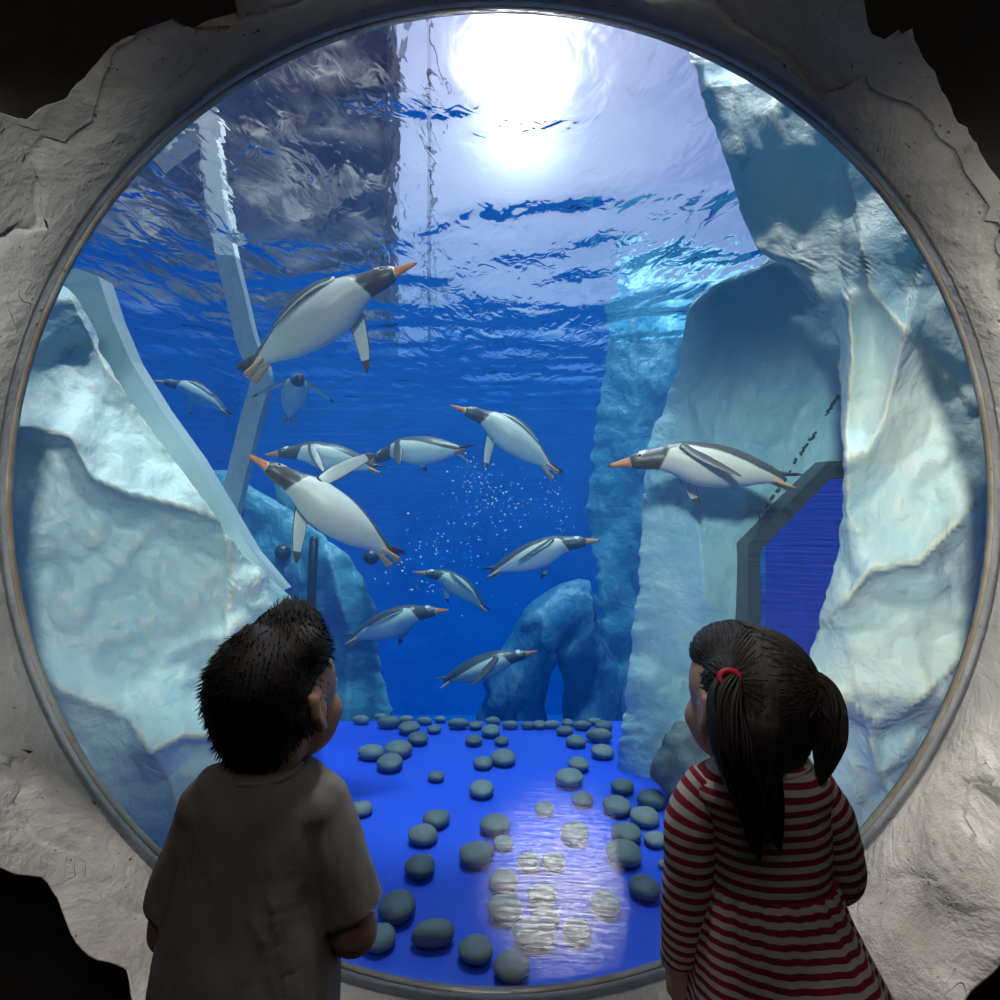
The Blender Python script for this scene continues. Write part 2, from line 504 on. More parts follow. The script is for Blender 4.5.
# acrylic dome and its flange
def dome():
    rim, sag, Y0 = 1.246, .37, 1.61
    Rr = (rim*rim+sag*sag)/(2*sag); yc = Y0+sag-Rr
    a1 = math.asin(rim/Rr)
    V = []; Fc = []; N, Mr = 96, 28
    for sh, dr in ((0, 0), (1, .03)):
        V.append((0, yc+Rr+dr, CZ))
        for j in range(1, Mr+1):
            a = a1*j/Mr
            for i in range(N):
                th = 2*math.pi*i/N
                V.append(((Rr+dr)*math.sin(a)*math.cos(th), yc+(Rr+dr)*math.cos(a), CZ+(Rr+dr)*math.sin(a)*math.sin(th)))
    K = 1+Mr*N
    for sh in (0, 1):
        o = sh*K
        for i in range(N): Fc.append((o, o+1+i, o+1+(i+1) % N))
        for j in range(Mr-1):
            for i in range(N):
                a = o+1+j*N+i; b = o+1+j*N+(i+1) % N
                Fc.append((a, b, b+N, a+N))
    for i in range(N):
        a = 1+(Mr-1)*N+i; b = 1+(Mr-1)*N+(i+1) % N
        Fc.append((a, b, b+K, a+K))
    me = mesh('window_1', V, Fc, M['glass']); fix_normals(me)
    o = tag(link('window_1', me), 'large round clear acrylic bubble window set in pale plaster rock', kind='structure')
    # flange: a flat ring seated behind the plaster lip
    rings = []
    for i in range(N+1):
        th = 2*math.pi*i/N
        sec = [(1.2525, 1.666), (1.2530, 1.660), (1.255, 1.658), (1.259, 1.658), (1.263, 1.678), (1.2525, 1.678)]
        rings.append([Vector((r*math.cos(th), y, CZ+r*math.sin(th))) for r, y in sec])
    V, Fc = loft(rings, False)
    struct('trim_2', V, Fc, M['rim'], True)
dome()

# tank shell
WX, BY, BZ = 4.6, 11.5, -2.5
TOPZ = 3.4
edgeY = CZ*F/221
struct('tank_floor', *box((0, (1.68+edgeY)/2, -.06), (2*WX, edgeY-1.68, .12)), M['tfloor'])
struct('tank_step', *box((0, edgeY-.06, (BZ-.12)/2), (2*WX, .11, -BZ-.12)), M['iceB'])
struct('tank_basin', *box((0, (edgeY+BY)/2, BZ-.05), (2*WX, BY-edgeY+.2, .1)), M['twall'])
struct('wall_tank_back', *box((0, BY+.1, (TOPZ+BZ)/2), (2*WX+.4, .2, TOPZ-BZ)), M['twall'])
struct('wall_tank_left', *box((-WX-.1, (BY+1.7)/2, (TOPZ+BZ)/2), (.2, BY-1.7, TOPZ-BZ)), M['twall'])
struct('wall_tank_right', *box((WX+.1, (BY+1.7)/2, (TOPZ+BZ)/2), (.2, BY-1.7, TOPZ-BZ)), M['twall'])
# concrete above and beside the window on the tank side
def tankfront():
    N = 96; V = []; Fc = []
    for i in range(N):
        th = 2*math.pi*i/N; c, s = math.cos(th), math.sin(th)
        rad = min((WX+.1)/abs(c) if abs(c) > .01 else 99, (2.15 if s > 0 else 2.8)/abs(s) if abs(s) > .01 else 99)
        for r, y in ((1.262, 1.65), (rad, 1.65), (rad, 1.72), (1.335, 1.72)):
            V.append((r*c, y, CZ+r*s))
    for i in range(N):
        for j in range(4):
            a = i*4+j; b = i*4+(j+1) % 4; a2 = ((i+1) % N)*4+j; b2 = ((i+1) % N)*4+(j+1) % 4
            Fc.append((a, a2, b2, b))
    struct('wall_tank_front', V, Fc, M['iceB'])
tankfront()

# water body with a rippled top
def water():
    nx, ny = 260, 240
    xs = np.linspace(-WX+.002, WX-.002, nx); ys = np.linspace(1.725, BY-.002, ny)
    V = []; Fc = []
    rng = np.random.RandomState(4)
    comps = [(rng.uniform(-1, 1)*.9, .6+rng.rand(), rng.uniform(1.5, 7), rng.uniform(0, 6.3)) for _ in range(18)]
    X, Yg = np.meshgrid(xs, ys, indexing='ij')
    Z = np.zeros_like(X)
    for a, b, k, ph in comps:
        n = math.hypot(a, b)
        Z += .018/k*np.sin(k*(a*X+b*Yg)/n*1.6+ph+.6*np.sin(X*1.3+Yg*.7+ph))
    for i in range(nx):
        for j in range(ny): V.append((xs[i], ys[j], WATER_Z+Z[i, j]))
    for i in range(nx-1):
        for j in range(ny-1):
            a = i*ny+j; Fc.append((a, a+ny, a+ny+1, a+1))
    loop = [i*ny for i in range(nx)]+[(nx-1)*ny+j for j in range(1, ny)]+[i*ny+ny-1 for i in range(nx-2, -1, -1)]+[j for j in range(ny-2, 0, -1)]
    o = len(V)
    for k in loop: V.append((V[k][0], V[k][1], BZ-.02))
    L = len(loop)
    for k in range(L):
        Fc.append((loop[k], o+k, o+(k+1) % L, loop[(k+1) % L]))
    Fc.append(tuple(o+k for k in range(L)))
    me = mesh('water', V, Fc, M['water']); fix_normals(me)
    tag(link('water', me), kind='structure')
water()

# ================================================================== ice masses
def seg_dist(p, a, b):
    ax, ay = a; bx, by = b
    dx, dy = bx-ax, by-ay
    t = max(0, min(1, ((p[0]-ax)*dx+(p[1]-ay)*dy)/(dx*dx+dy*dy)))
    cx, cy = ax+dx*t, ay+dy*t
    d = math.hypot(p[0]-cx, p[1]-cy)
    side = dx*(p[1]-ay)-dy*(p[0]-ax)
    return d, (1 if side > 0 else -1)
def ridge(p, line, A, wa, wb):
    """a ledge along a line: rises over wb on its + side, falls over wa on its - side (pixels), A metres towards the viewer"""
    best = (1e9, 1)
    for a, b in zip(line, line[1:]):
        r = seg_dist(p, a, b)
        if r[0] < best[0]: best = r
    d, s = best
    w = wb if s > 0 else wa
    return A*math.exp(-(d/w)**.85)
def ice(name, rows, xl, xr, depth, ridges, mat, thick=.7, cols=130, nrow=170, rough=.05, vor=.06, vs=3.2, hole=None, edge_l=False, edge_r=False, seed=0, side=0.0, taper=40, chip=4):
    """a free-standing mass: front relief over pixel rows, sides that run back, and a back"""
    V = []; Fc = []; keep = []
    y0, y1 = rows
    back = 8
    W = cols+2*back
    for i in range(nrow):
        py = y0+(y1-y0)*i/(nrow-1)
        a = cinterp(py, xl)+(chip*mn.noise(Vector((py*.05, seed, 1)))+chip*.6*mn.noise(Vector((py*.16, seed, 2))) if edge_l else 0)
        b = cinterp(py, xr)+(chip*mn.noise(Vector((py*.05, seed, 4)))+chip*.6*mn.noise(Vector((py*.16, seed, 5))) if edge_r else 0)
        for j in range(W):
            jj = min(max(j-back, 0), cols-1)
            u = jj/(cols-1)
            px = a+(b-a)*u
            Y = depth(px, py)
            w = P(px, py, Y)*1.0
            q = Vector((w.x, w.z, seed*3.7))*vs
            f = mn.fractal(q*.8, 1.0, 2.0, 5)
            vd = mn.voronoi(Vector((q.x+.4*f, q.y*.75+.4*f, q.z)))[0]
            fine = mn.voronoi(Vector((q.x*3+.8*f, q.y*2.4+.5*f, q.z)))[0]
            d = rough*f+vor*(vd[0]**1.4)+vor*.28*fine[0]
            for (ln, A, wa, wb) in ridges:
                k = ridge((px, py), ln, A, wa, wb)
                d -= k*(1+.5*f)+.12*k*fine[0]
            # round the free edges over
            ex = 0
            if edge_l: ex += math.exp(-max(0, px-a)/14)
            if edge_r: ex += math.exp(-max(0, b-px)/14)
            et = math.exp(-(py-y0)/14.)
            Y += d+.06*ex+.05*et
            k = (back-j)/back if j < back else ((j-back-cols+1)/back if j >= back+cols else 0)
            if k > 0:
                Y += thick*k
                sgn = -1 if j < back else 1
                # sides run back, closing in a little so that they hide behind the front edge
                px += -sgn*side*k
                px += sgn*0 if side else -sgn*k*taper*.2
            V.append(P(px, py, Y))
    for i in range(nrow-1):
        for j in range(W-1):
            a = i*W+j
            Fc.append((a, a+1, a+W+1, a+W))
    if hole:
        def inside(px, py):
            r = False; n = len(hole)
            for k in range(n):
                x1, y1_ = hole[k]; x2, y2 = hole[(k+1) % n]
                if (y1_ > py) != (y2 > py) and px < (x2-x1)*(py-y1_)/(y2-y1_)+x1: r = not r
            return r
        nf = []
        for f in Fc:
            c = sum((Vector(V[k]) for k in f), Vector())/4
            px, py = 500+c.x/c.y*F, 500-(c.z-CZ)/c.y*F
            if not inside(px, py): nf.append(f)
        Fc = nf
    else:
        # close the back and the two ends
        for i in range(nrow-1):
            Fc.append((i*W, (i+1)*W, (i+1)*W+W-1, i*W+W-1))
        Fc.append(tuple(range(W))); Fc.append(tuple((nrow-1)*W+j for j in range(W-1, -1, -1)))
    me = mesh(name, V, Fc, mat)
    if not hole: fix_normals(me)
    o = link(name, me)
    c = sum((Vector(v) for v in V), Vector())/len(V); c.z = min(v[2] for v in V)
    return localise(o, c)

# left berg
LR = [(285, 62), (300, 78), (330, 94), (360, 106), (400, 130), (450, 166), (500, 204), (550, 240), (580, 272), (610, 303), (650, 325), (720, 322), (760, 300), (800, 275), (900, 270)]
L1 = [(-60, 424), (20, 428), (70, 436), (92, 478), (130, 494), (180, 506), (215, 518), (242, 530)]
L1b = [(60, 486), (84, 536), (150, 528), (215, 536)]
L2 = [(70, 296), (86, 330), (108, 372), (140, 410), (165, 445), (196, 486), (228, 520), (262, 576)]
L3 = [(228, 540), (232, 580), (226, 640)]
L4 = [(40, 300), (75, 312)]
L5 = [(150, 752), (185, 735), (230, 738), (260, 760)]
L6 = [(60, 690), (130, 720), (170, 780), (190, 850)]
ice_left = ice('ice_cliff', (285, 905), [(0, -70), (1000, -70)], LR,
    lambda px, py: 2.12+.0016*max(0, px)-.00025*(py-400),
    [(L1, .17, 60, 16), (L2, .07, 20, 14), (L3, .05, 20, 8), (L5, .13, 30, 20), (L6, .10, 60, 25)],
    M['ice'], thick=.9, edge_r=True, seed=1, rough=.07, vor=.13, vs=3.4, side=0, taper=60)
tag(ice_left, 'pale artificial ice cliff with a cream ledge on the left, behind the boy', 'ice cliff')
# smooth grey slab the left berg is cast against
def slab():
    line = [(76, 268), (98, 276), (112, 318), (130, 360), (160, 408), (196, 458), (226, 508), (252, 552), (284, 590)]
    V = []; 
    for dep in (0, .10):
        for (x, y) in line:
            V.append(P(x, y, 2.66+.0004*(y-300))+Vector((0, dep, 0)))
        for (x, y) in reversed(line):
            V.append(P(x-70, y+14, 2.66+.0004*(y-300))+Vector((0, dep, 0)))
    n = len(line)*2
    Fc = [tuple(range(n)), tuple(range(2*n-1, n-1, -1))]+[(i, (i+1) % n, n+(i+1) % n, n+i) for i in range(n)]
    me = mesh('ice_slab', V, Fc, m_plain('slab_paint', (.50, .60, .62), .5, .08, 3), False); fix_normals(me)
    tag(link('ice_slab', me), 'smooth grey slab edging the left ice cliff along its diagonal', 'slab')
slab()

# right berg, near the glass
NL = [(60, 690), (75, 696), (100, 704), (150, 722), (200, 738), (235, 750), (258, 770), (275, 800), (300, 822), (340, 837), (420, 841), (500, 843), (560, 836), (610, 822), (650, 812), (688, 800), (705, 796), (740, 790), (920, 790)]
N1 = [(848, 300), (852, 360), (846, 430), (848, 520)]
N2 = [(905, 330), (896, 370), (884, 420), (868, 450), (846, 460)]
N3 = [(846, 600), (870, 570), (920, 560), (960, 520)]
N4 = [(806, 690), (850, 706), (876, 722), (900, 716), (930, 690)]
N5 = [(740, 240), (765, 262), (800, 262), (822, 300)]
N6 = [(860, 240), (870, 290), (905, 330)]
N7 = [(870, 740), (880, 775), (912, 742)]
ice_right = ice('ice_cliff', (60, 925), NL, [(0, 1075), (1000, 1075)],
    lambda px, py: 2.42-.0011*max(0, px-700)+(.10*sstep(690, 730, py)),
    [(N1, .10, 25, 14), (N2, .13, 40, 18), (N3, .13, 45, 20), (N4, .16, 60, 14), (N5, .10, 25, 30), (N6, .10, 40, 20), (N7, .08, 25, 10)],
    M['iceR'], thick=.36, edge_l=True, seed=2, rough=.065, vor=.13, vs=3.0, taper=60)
tag(ice_right, 'tall pale artificial ice cliff filling the right side, behind the girl', 'ice cliff')

# middle right berg with a second viewing window
HOLE = [(756, 548), (826, 478), (846, 478), (846, 660), (756, 660)]
ML = [(245, 775), (262, 764), (275, 735), (290, 705), (308, 690), (340, 682), (380, 674), (410, 662), (440, 650), (480, 644), (560, 640), (640, 632), (740, 620), (800, 615)]
M1 = [(768, 262), (735, 272), (705, 290), (690, 308)]
M2 = [(686, 330), (720, 350), (790, 370)]
M3 = [(690, 470), (700, 540), (705, 600)]
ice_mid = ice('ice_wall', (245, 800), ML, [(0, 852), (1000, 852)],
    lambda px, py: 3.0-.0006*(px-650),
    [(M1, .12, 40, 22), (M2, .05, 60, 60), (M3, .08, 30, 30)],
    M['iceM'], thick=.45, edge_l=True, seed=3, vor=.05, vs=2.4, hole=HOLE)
tag(ice_mid, 'blue shaded ice wall holding the dark framed window right of centre', 'ice wall')
def window2():
    root = empty('viewing_window', P(790, 660, 2.92))
    tag(root, 'dark framed angled viewing window set in the blue ice wall', 'window')
    line = [(748, 668), (748, 545), (829, 461), (854, 461)]
    inn = [(760, 668), (760, 551), (831, 478), (854, 478)]
    V = []; Fc = []
    ya, yb = 2.80, 3.42
    for y in (ya, yb):
        for p in line: V.append(P(*p, ya) + Vector((0, y-ya, 0)))
        for p in inn: V.append(P(*p, ya) + Vector((0, y-ya, 0)))
    n = 4
    for k in range(n-1):
        for o in (0, 8):
            Fc.append((o+k, o+k+1, o+n+k+1, o+n+k))
        Fc.append((k, k+1, 8+k+1, 8+k)); Fc.append((n+k, n+k+1, 8+n+k+1, 8+n+k))
    Fc += [(0, 4, 12, 8), (3, 7, 15, 11)]
    me = mesh('frame', V, Fc, M['frame'], False); fix_normals(me)
    f = link('frame', me, root); f.matrix_parent_inverse = Matrix.Translation(-root.location)
    V = [P(*p, 2.86) for p in ((757, 668), (757, 549), (830, 478), (856, 478), (856, 668))]
    V += [v+Vector((0, .03, 0)) for v in V]
    Fc = [(0, 1, 2, 3, 4), (9, 8, 7, 6, 5)]+[(i, (i+1) % 5, 5+(i+1) % 5, 5+i) for i in range(5)]
    me = mesh('pane', V, Fc, M['pane'], False); fix_normals(me)
    g = link('pane', me, root); g.matrix_parent_inverse = Matrix.Translation(-root.location)
window2()
def seam():
    """dark broken caulk line on the ice wall round the window"""
    mw = ice_mid.matrix_basis
    bv = BVHTree.FromPolygons([mw @ v.co for v in ice_mid.data.vertices], [tuple(p.vertices) for p in ice_mid.data.polygons])
    rr = random.Random(2); parts = []
    path = resample([(838, 396, 0), (815, 432, 0), (790, 470, 0), (764, 510, 0), (743, 543, 0), (742, 580, 0), (742, 625, 0)], 60)
    for a, b in zip(path, path[1:]):
        if rr.random() < .38: continue
        pts = []
        for q in (a, a.lerp(b, .5), a.lerp(b, .8)):
            d = (P(q.x+rr.gauss(0, .8), q.y, 1)-Vector((0, 0, CZ))).normalized()
            hit = bv.ray_cast(Vector((0, 0, CZ)), d)[0]
            if hit: pts.append(hit)
        if len(pts) == 3: parts.append(tube(pts, rr.choice((.004, .006, .008)), 6))
    v, f = merge(parts)
    link('caulk_seam', mesh('caulk_seam', [mw.inverted() @ x for x in v], f, M['frame']), ice_mid)
seam()

# submerged ice further back
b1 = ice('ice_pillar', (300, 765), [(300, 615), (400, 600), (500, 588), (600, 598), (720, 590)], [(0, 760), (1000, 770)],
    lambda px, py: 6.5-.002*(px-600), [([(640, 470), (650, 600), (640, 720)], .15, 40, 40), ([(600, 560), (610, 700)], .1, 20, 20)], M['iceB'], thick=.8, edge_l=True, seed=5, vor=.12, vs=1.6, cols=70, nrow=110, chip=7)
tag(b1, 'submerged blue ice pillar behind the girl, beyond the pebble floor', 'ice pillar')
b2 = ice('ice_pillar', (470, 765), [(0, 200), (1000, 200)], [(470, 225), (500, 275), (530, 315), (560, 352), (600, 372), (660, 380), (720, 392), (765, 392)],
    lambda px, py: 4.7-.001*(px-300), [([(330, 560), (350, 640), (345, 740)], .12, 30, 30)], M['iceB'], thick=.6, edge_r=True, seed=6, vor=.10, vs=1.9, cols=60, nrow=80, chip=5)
tag(b2, 'submerged blue ice block beside the head of the boy', 'ice block')
def arch():
    pts = [P(500, 770, 5.6), P(512, 700, 5.6), P(535, 640, 5.6), P(558, 615, 5.65), P(580, 612, 5.7), P(590, 640, 5.75), P(596, 700, 5.8), P(598, 770, 5.8)]
    pts = resample(pts, 40)
    n = 28
    V, Fc = tube(pts, [.26-.08*math.sin(math.pi*i/39) for i in range(40)], n, 1.2, Vector((0, 1, 0)))
    V2 = []
    for v in V:
        f = mn.fractal(v*2.2, 1, 2, 5)
        V2.append(v+Vector((f, f*.6, f*.7))*.16)
    me = mesh('rock_arch', V2, Fc, M['deep']); fix_normals(me)
    tag(localise(link('rock_arch', me), P(550, 760, 5.7)), 'blue submerged rock arch beyond the far edge of the pebbles', 'rock')
arch()
def rocks():
    c = floor_pt(697, 806)
    V, Fc = ellipsoid((0, 0, 0), (.21, .13, .19), 64, 40)
    out = []
    for v in V:
        n = v.normalized()
        f = mn.fractal(n*1.8+Vector((4, 2, 1)), 1, 2, 6); vd = mn.voronoi(n*1.6)[0]
        out.append(v*(1+.18*f-.22*(vd[0]-.4)))
    me = mesh('boulder', out, Fc, M['rock']); fix_normals(me)
    o = link('boulder', me); o.location = c+Vector((.03, .04, .15))
    tag(o, 'rough grey green boulder on the blue floor by the girl', 'rock')
rocks()

# grey bar crossing the water on the left
def bar():
    pts = [(163, 170), (182, 155), (206, 142), (214, 165), (217, 205), (226, 250), (238, 300), (249, 345), (262, 378), (252, 420), (240, 470), (222, 545)]
    pts = resample([P(x, y, 4.3) for x, y in pts], 70)
    rings = []
    for i, p in enumerate(pts):
        t = (pts[min(i+1, 69)]-pts[max(i-1, 0)]).normalized()
        w = Vector((0, 1, 0)).cross(t).normalized()*.062; d = Vector((0, .045, 0))
        rings.append([p+w+d, p+w-d, p-w-d, p-w+d])
    V, Fc = loft(rings)
    me = mesh('support_bar', V, Fc, M['bar'], False); fix_normals(me)
    tag(localise(link('support_bar', me), pts[-1]), 'bent grey metal bar crossing the water on the left', 'bar')
    V, Fc = tube([P(314, 540, 4.3), P(310, 640, 4.3)], .03, 10)
    me = mesh('thin_post', V, Fc, M['frame']); fix_normals(me)
    tag(localise(link('thin_post', me), P(310, 640, 4.3)), 'thin dark vertical post above the head of the boy', 'post')
bar()
# port lights on the far left ice
for (px, py, lab) in ((283, 552, 'small round dark port left of the thin post'), (371, 557, 'small round dark port below the front penguin')):
    V, Fc = tube([P(px, py, 4.42), P(px, py, 4.75)], .055, 20)
    me = mesh('round_port', V, Fc, M['frame']); fix_normals(me)
    tag(localise(link('round_port', me), P(px, py, 4.5)), lab, 'port', 'round ports in the tank')

# above the water: dark rock wall at left and a thin pole
def cliff():
    xl, xr = -8.5, -2.1
    V = []; Fc = []; nx, nz = 60, 60
    for i in range(nx):
        for j in range(nz):
            x = xl+(xr-xl)*i/(nx-1); z = 2.6+7.6*j/(nz-1)
            f = mn.fractal(Vector((x*.8, z*.8, 3)), 1, 2, 6)
            V.append((x+(.35*mn.noise(Vector((0, z*1.5, 2))) if i == nx-1 else 0), BY+.35+.35*f, z))
    for i in range(nx-1):
        for j in range(nz-1):
            a = i*nz+j; Fc.append((a, a+nz, a+nz+1, a+1))
    k = len(V)
    for i in (0, nx-1):
        for j in (0, nz-1):
            v = V[i*nz+j]; V.append((v[0], BY+1.6, v[2]))
    Fc.append((k, k+1, k+3, k+2))
    Fc.append(tuple((nx-1)*nz+j for j in range(nz))+(k+3, k+2))
    Fc.append(tuple(j for j in range(nz))+(k+1, k))
    me = mesh('cliff', V, Fc, M['cliff'])
    tag(localise(link('cliff', me), (xl, BY+.5, 2.6)), 'dark rock wall above the water at upper left', 'rock wall')
    V, Fc = tube([(-1.28, BY+.3, 2.7), (-1.28, BY+.3, 10)], .035, 10)
    tag(localise(link('thin_pole', mesh('thin_pole', V, Fc, M['cliff'])), (-1.28, BY+.3, 2.7)), 'thin dark pole above the water, seen wavering', 'pole')
cliff()

# ================================================================== camera, world, light
cam = bpy.data.cameras.new('camera'); co = bpy.data.objects.new('camera', cam); COL.objects.link(co)
co.location = (0, 0, CZ); co.rotation_euler = (R(90), 0, 0)
cam.sensor_width = 36; cam.lens = 36*F/1000; cam.clip_start = .02
SC.camera = co
w = bpy.data.worlds.new('sky'); SC.world = w; w.use_nodes = True
nt = w.node_tree; nt.nodes.clear()
def wn(kind, **k):
    n = nt.nodes.new('ShaderNode'+kind)
    for a, b in k.items(): setattr(n, a, b)
    return n
def wl(a, b): nt.links.new(a, b)
SUN_DIR = Vector((20/F, 1, 375/F)).normalized()
tc = wn('TexCoord')
dot = wn('VectorMath', operation='DOT_PRODUCT'); wl(tc.outputs['Generated'], dot.inputs[0]); dot.inputs[1].default_value = SUN_DIR
def wmath(op, a, b):
    n = wn('Math', operation=op)
    for i, v in enumerate((a, b)):
        if isinstance(v, bpy.types.NodeSocket): wl(v, n.inputs[i])
        else: n.inputs[i].default_value = v
    return n.outputs[0]
d = wmath('MAXIMUM', dot.outputs['Value'], 0.0)
g1 = wmath('MULTIPLY', wmath('POWER', d, 60.), .42)
g2 = wmath('MULTIPLY', wmath('POWER', d, 700.), 5.0)
nz = wn('TexNoise'); mp = wn('Mapping'); mp.inputs[3].default_value = (2, 2, 6); wl(tc.outputs['Generated'], mp.inputs[0]); wl(mp.outputs[0], nz.inputs[0])
nz.inputs['Scale'].default_value = 2.2; nz.inputs['Detail'].default_value = 5
cr = wn('ValToRGB'); wl(nz.outputs[0], cr.inputs[0])
cr.color_ramp.elements[0].position = .35; cr.color_ramp.elements[0].color = (.22, .28, .62, 1)
cr.color_ramp.elements[1].position = .68; cr.color_ramp.elements[1].color = (.42, .48, .82, 1)
gl = wmath('ADD', g1, g2)
cb = wn('CombineXYZ'); wl(gl, cb.inputs[0]); wl(gl, cb.inputs[1]); wl(gl, cb.inputs[2])
ad = wn('VectorMath', operation='ADD'); wl(cr.outputs[0], ad.inputs[0]); wl(cb.outputs[0], ad.inputs[1])
bg = wn('Background'); wl(ad.outputs[0], bg.inputs[0]); bg.inputs[1].default_value = 1.0
ow = wn('OutputWorld'); wl(bg.outputs[0], ow.inputs[0])

def light(kind, name, loc, target, energy, color=(1, 1, 1), **k):
    l = bpy.data.lights.new(name, kind); o = bpy.data.objects.new(name, l); COL.objects.link(o)
    o.location = loc
    dv = Vector(target)-Vector(loc)
    o.rotation_euler = dv.to_track_quat('-Z', 'Y').to_euler()
    l.energy = energy; l.color = color
    for a, b in k.items(): setattr(l, a, b)
    return o
# daylight lamps over the pool
light('SUN', 'sun_over_pool', (0, 0, 9), (-.25, 1.25, 2), 6.5, (1, .97, .90), angle=R(6))
light('AREA', 'pool_lamp', (.1, 4.2, 6.5), (0, 4.2, 0), 420, (.9, .95, 1), shape='DISK', size=1.6)
# unseen fill spots, added to brighten the ice and birds through the window
light('SPOT', 'tank_fill_spot', (.5, -1.2, 2.6), (-1.2, 2.3, 1.2), 340, (.95, 1, .95), spot_size=R(29), spot_blend=.9, shadow_soft_size=.15)
light('SPOT', 'tank_fill_spot', (-.5, -1.2, 2.6), (1.25, 2.3, 1.05), 540, (1, 1, .90), spot_size=R(29), spot_blend=.9, shadow_soft_size=.15)
light('SPOT', 'tank_fill_spot', (0, -1.2, 2.65), (0, 3.1, 1.6), 320, (.95, .98, 1), spot_size=R(28), spot_blend=.9, shadow_soft_size=.15)
# unseen lamp added behind the viewer to reflect as glare low in the dome
light('SPOT', 'glare_spot', (-.077, -1.85, 1.77), (.16, 1.737, .277), 40, (1, .97, .95), spot_size=R(7.2), spot_blend=1, shadow_soft_size=.05)
# ceiling spots of the viewing room, washing the plaster from above
light('SPOT', 'ceiling_spot', (-1.35, 1.02, 3.3), (-1.3, 1.38, .3), 200, (1, .93, .86), spot_size=R(40), spot_blend=.8, shadow_soft_size=.06)
light('SPOT', 'ceiling_spot', (1.55, 1.02, 3.3), (1.4, 1.38, .2), 300, (1, .93, .86), spot_size=R(38), spot_blend=.8, shadow_soft_size=.06)
light('AREA', 'room_fill', (0, -.6, 3.3), (0, -.6, 0), 7, (1, .95, .9), shape='RECTANGLE', size=2, size_y=1.5)  # unseen area fill, added to lift the backs of the children
light('SPOT', 'ceiling_spot', (.04, .85, 3.3), (.02, .95, .9), 42, (1, .92, .84), spot_size=R(40), spot_blend=.8, shadow_soft_size=.1)
light('SPOT', 'ceiling_spot', (-1.6, .2, 3.2), (-1.33, 1.4, 1.3), 5, (.9, .95, 1), spot_size=R(50), spot_blend=.9, shadow_soft_size=.1)  # unseen side fill, added to brighten the left of the plaster collar
light('SPOT', 'ceiling_spot', (1.6, .2, 3.2), (1.33, 1.4, 1.4), 20, (.9, .95, 1), spot_size=R(50), spot_blend=.9, shadow_soft_size=.1)  # matching added fill for the right of the plaster collar
vs_ = SC.view_settings
SC.display_settings.display_device = 'sRGB'
vs_.view_transform = 'Standard'; vs_.look = 'None'; vs_.gamma = 1; vs_.exposure = 0; vs_.use_curve_mapping = False
cy = SC.cycles
cy.use_denoising = True
cy.max_bounces = 10; cy.diffuse_bounces = 3; cy.glossy_bounces = 4; cy.transmission_bounces = 6; cy.transparent_max_bounces = 14; cy.volume_bounces = 1
cy.caustics_reflective = False; cy.caustics_refractive = False
cy.sample_clamp_indirect = 4
# ================================================================== penguins
PROF = [(0, .004), (.012, .010), (.05, .017), (.09, .024), (.112, .031), (.128, .039), (.15, .047), (.175, .053), (.205, .0565), (.24, .060), (.28, .069), (.33, .086),
        (.39, .105), (.46, .119), (.54, .124), (.62, .119), (.70, .105), (.78, .083), (.85, .058), (.90, .041), (.94, .028), (.955, .016)]
def spine(s, bend, hp, hy):
    z = -bend*((s-.55)**2)*2.0
    if s < .34:
        k = ((.34-s)/.34)
        z += hp*k**1.5*.34
        y = hy*k**1.5*.34
    else: y = 0
    return Vector((.5-s, y, z))
def flipper(root, d, chord, out, L=.33, curl=.05):
    d = d.normalized(); chord = (chord-d*chord.dot(d)).normalized(); nrm = d.cross(chord).normalized()
    if nrm.dot(out) < 0: nrm = -nrm
    rings = []; vals = []
    n = 20
    for i in range(16):
        t = i/15
        wd = interp(t, [(0, .030), (.12, .037), (.3, .043), (.6, .037), (.85, .024), (.96, .012), (1, .004)])
        th = interp(t, [(0, .018), (.2, .013), (.7, .007), (1, .002)])
        c = root+d*(L*t)+chord*(-curl*(t**1.7))
        ring = []
        for k in range(n):
            a = 2*math.pi*k/n
            ring.append(c+chord*(wd*math.cos(a))+nrm*(th*math.sin(a)))
            sa = math.sin(a)
            v = .04 if sa > -.05 else (.03 if (t > .86 or abs(math.cos(a)) > .86 or t < .06) else -.04)
            vals.append(v)
        rings.append(ring)
    V, Fc = loft(rings)
    return V, Fc, vals
def foot(root, d, up, L=.13):
    d = d.normalized(); up = (up-d*up.dot(d)).normalized(); sd = d.cross(up)
    rings = []; n = 24
    for i in range(11):
        t = i/10
        wd = interp(t, [(0, .014), (.3, .015), (.7, .024), (.92, .030), (1, .027)])
        th = interp(t, [(0, .014), (.4, .010), (.8, .007), (1, .004)])
        c = root+d*(L*t)
        ring = []
        for k in range(n):
            a = 2*math.pi*k/n
            x = math.cos(a)
            toe = (.018*(math.cos(3*math.pi*x)*.5-.5))*sstep(.75, 1, t)   # three toes with webs between
            ring.append(c+sd*(wd*x)+up*(th*math.sin(a))+d*toe)
        rings.append(ring)
    V, Fc = loft(rings)
    return V, Fc
def tail(root, d, up, L=.13):
    d = d.normalized(); up = (up-d*up.dot(d)).normalized(); sd = d.cross(up)
    rings = []; n = 24
    for i in range(9):
        t = i/8
        wd = interp(t, [(0, .028), (.5, .034), (1, .030)])
        th = interp(t, [(0, .022), (.5, .009), (1, .003)])
        c = root+d*(L*t)
        rings.append([c+sd*(wd*math.cos(2*math.pi*k/n))+up*(th*math.sin(2*math.pi*k/n))+d*(.03*math.cos(9*math.cos(2*math.pi*k/n)*1.4)*sstep(.5, 1, t)-.02*abs(math.cos(2*math.pi*k/n))*t) for k in range(n)])
    V, Fc = loft(rings)
    return V, Fc
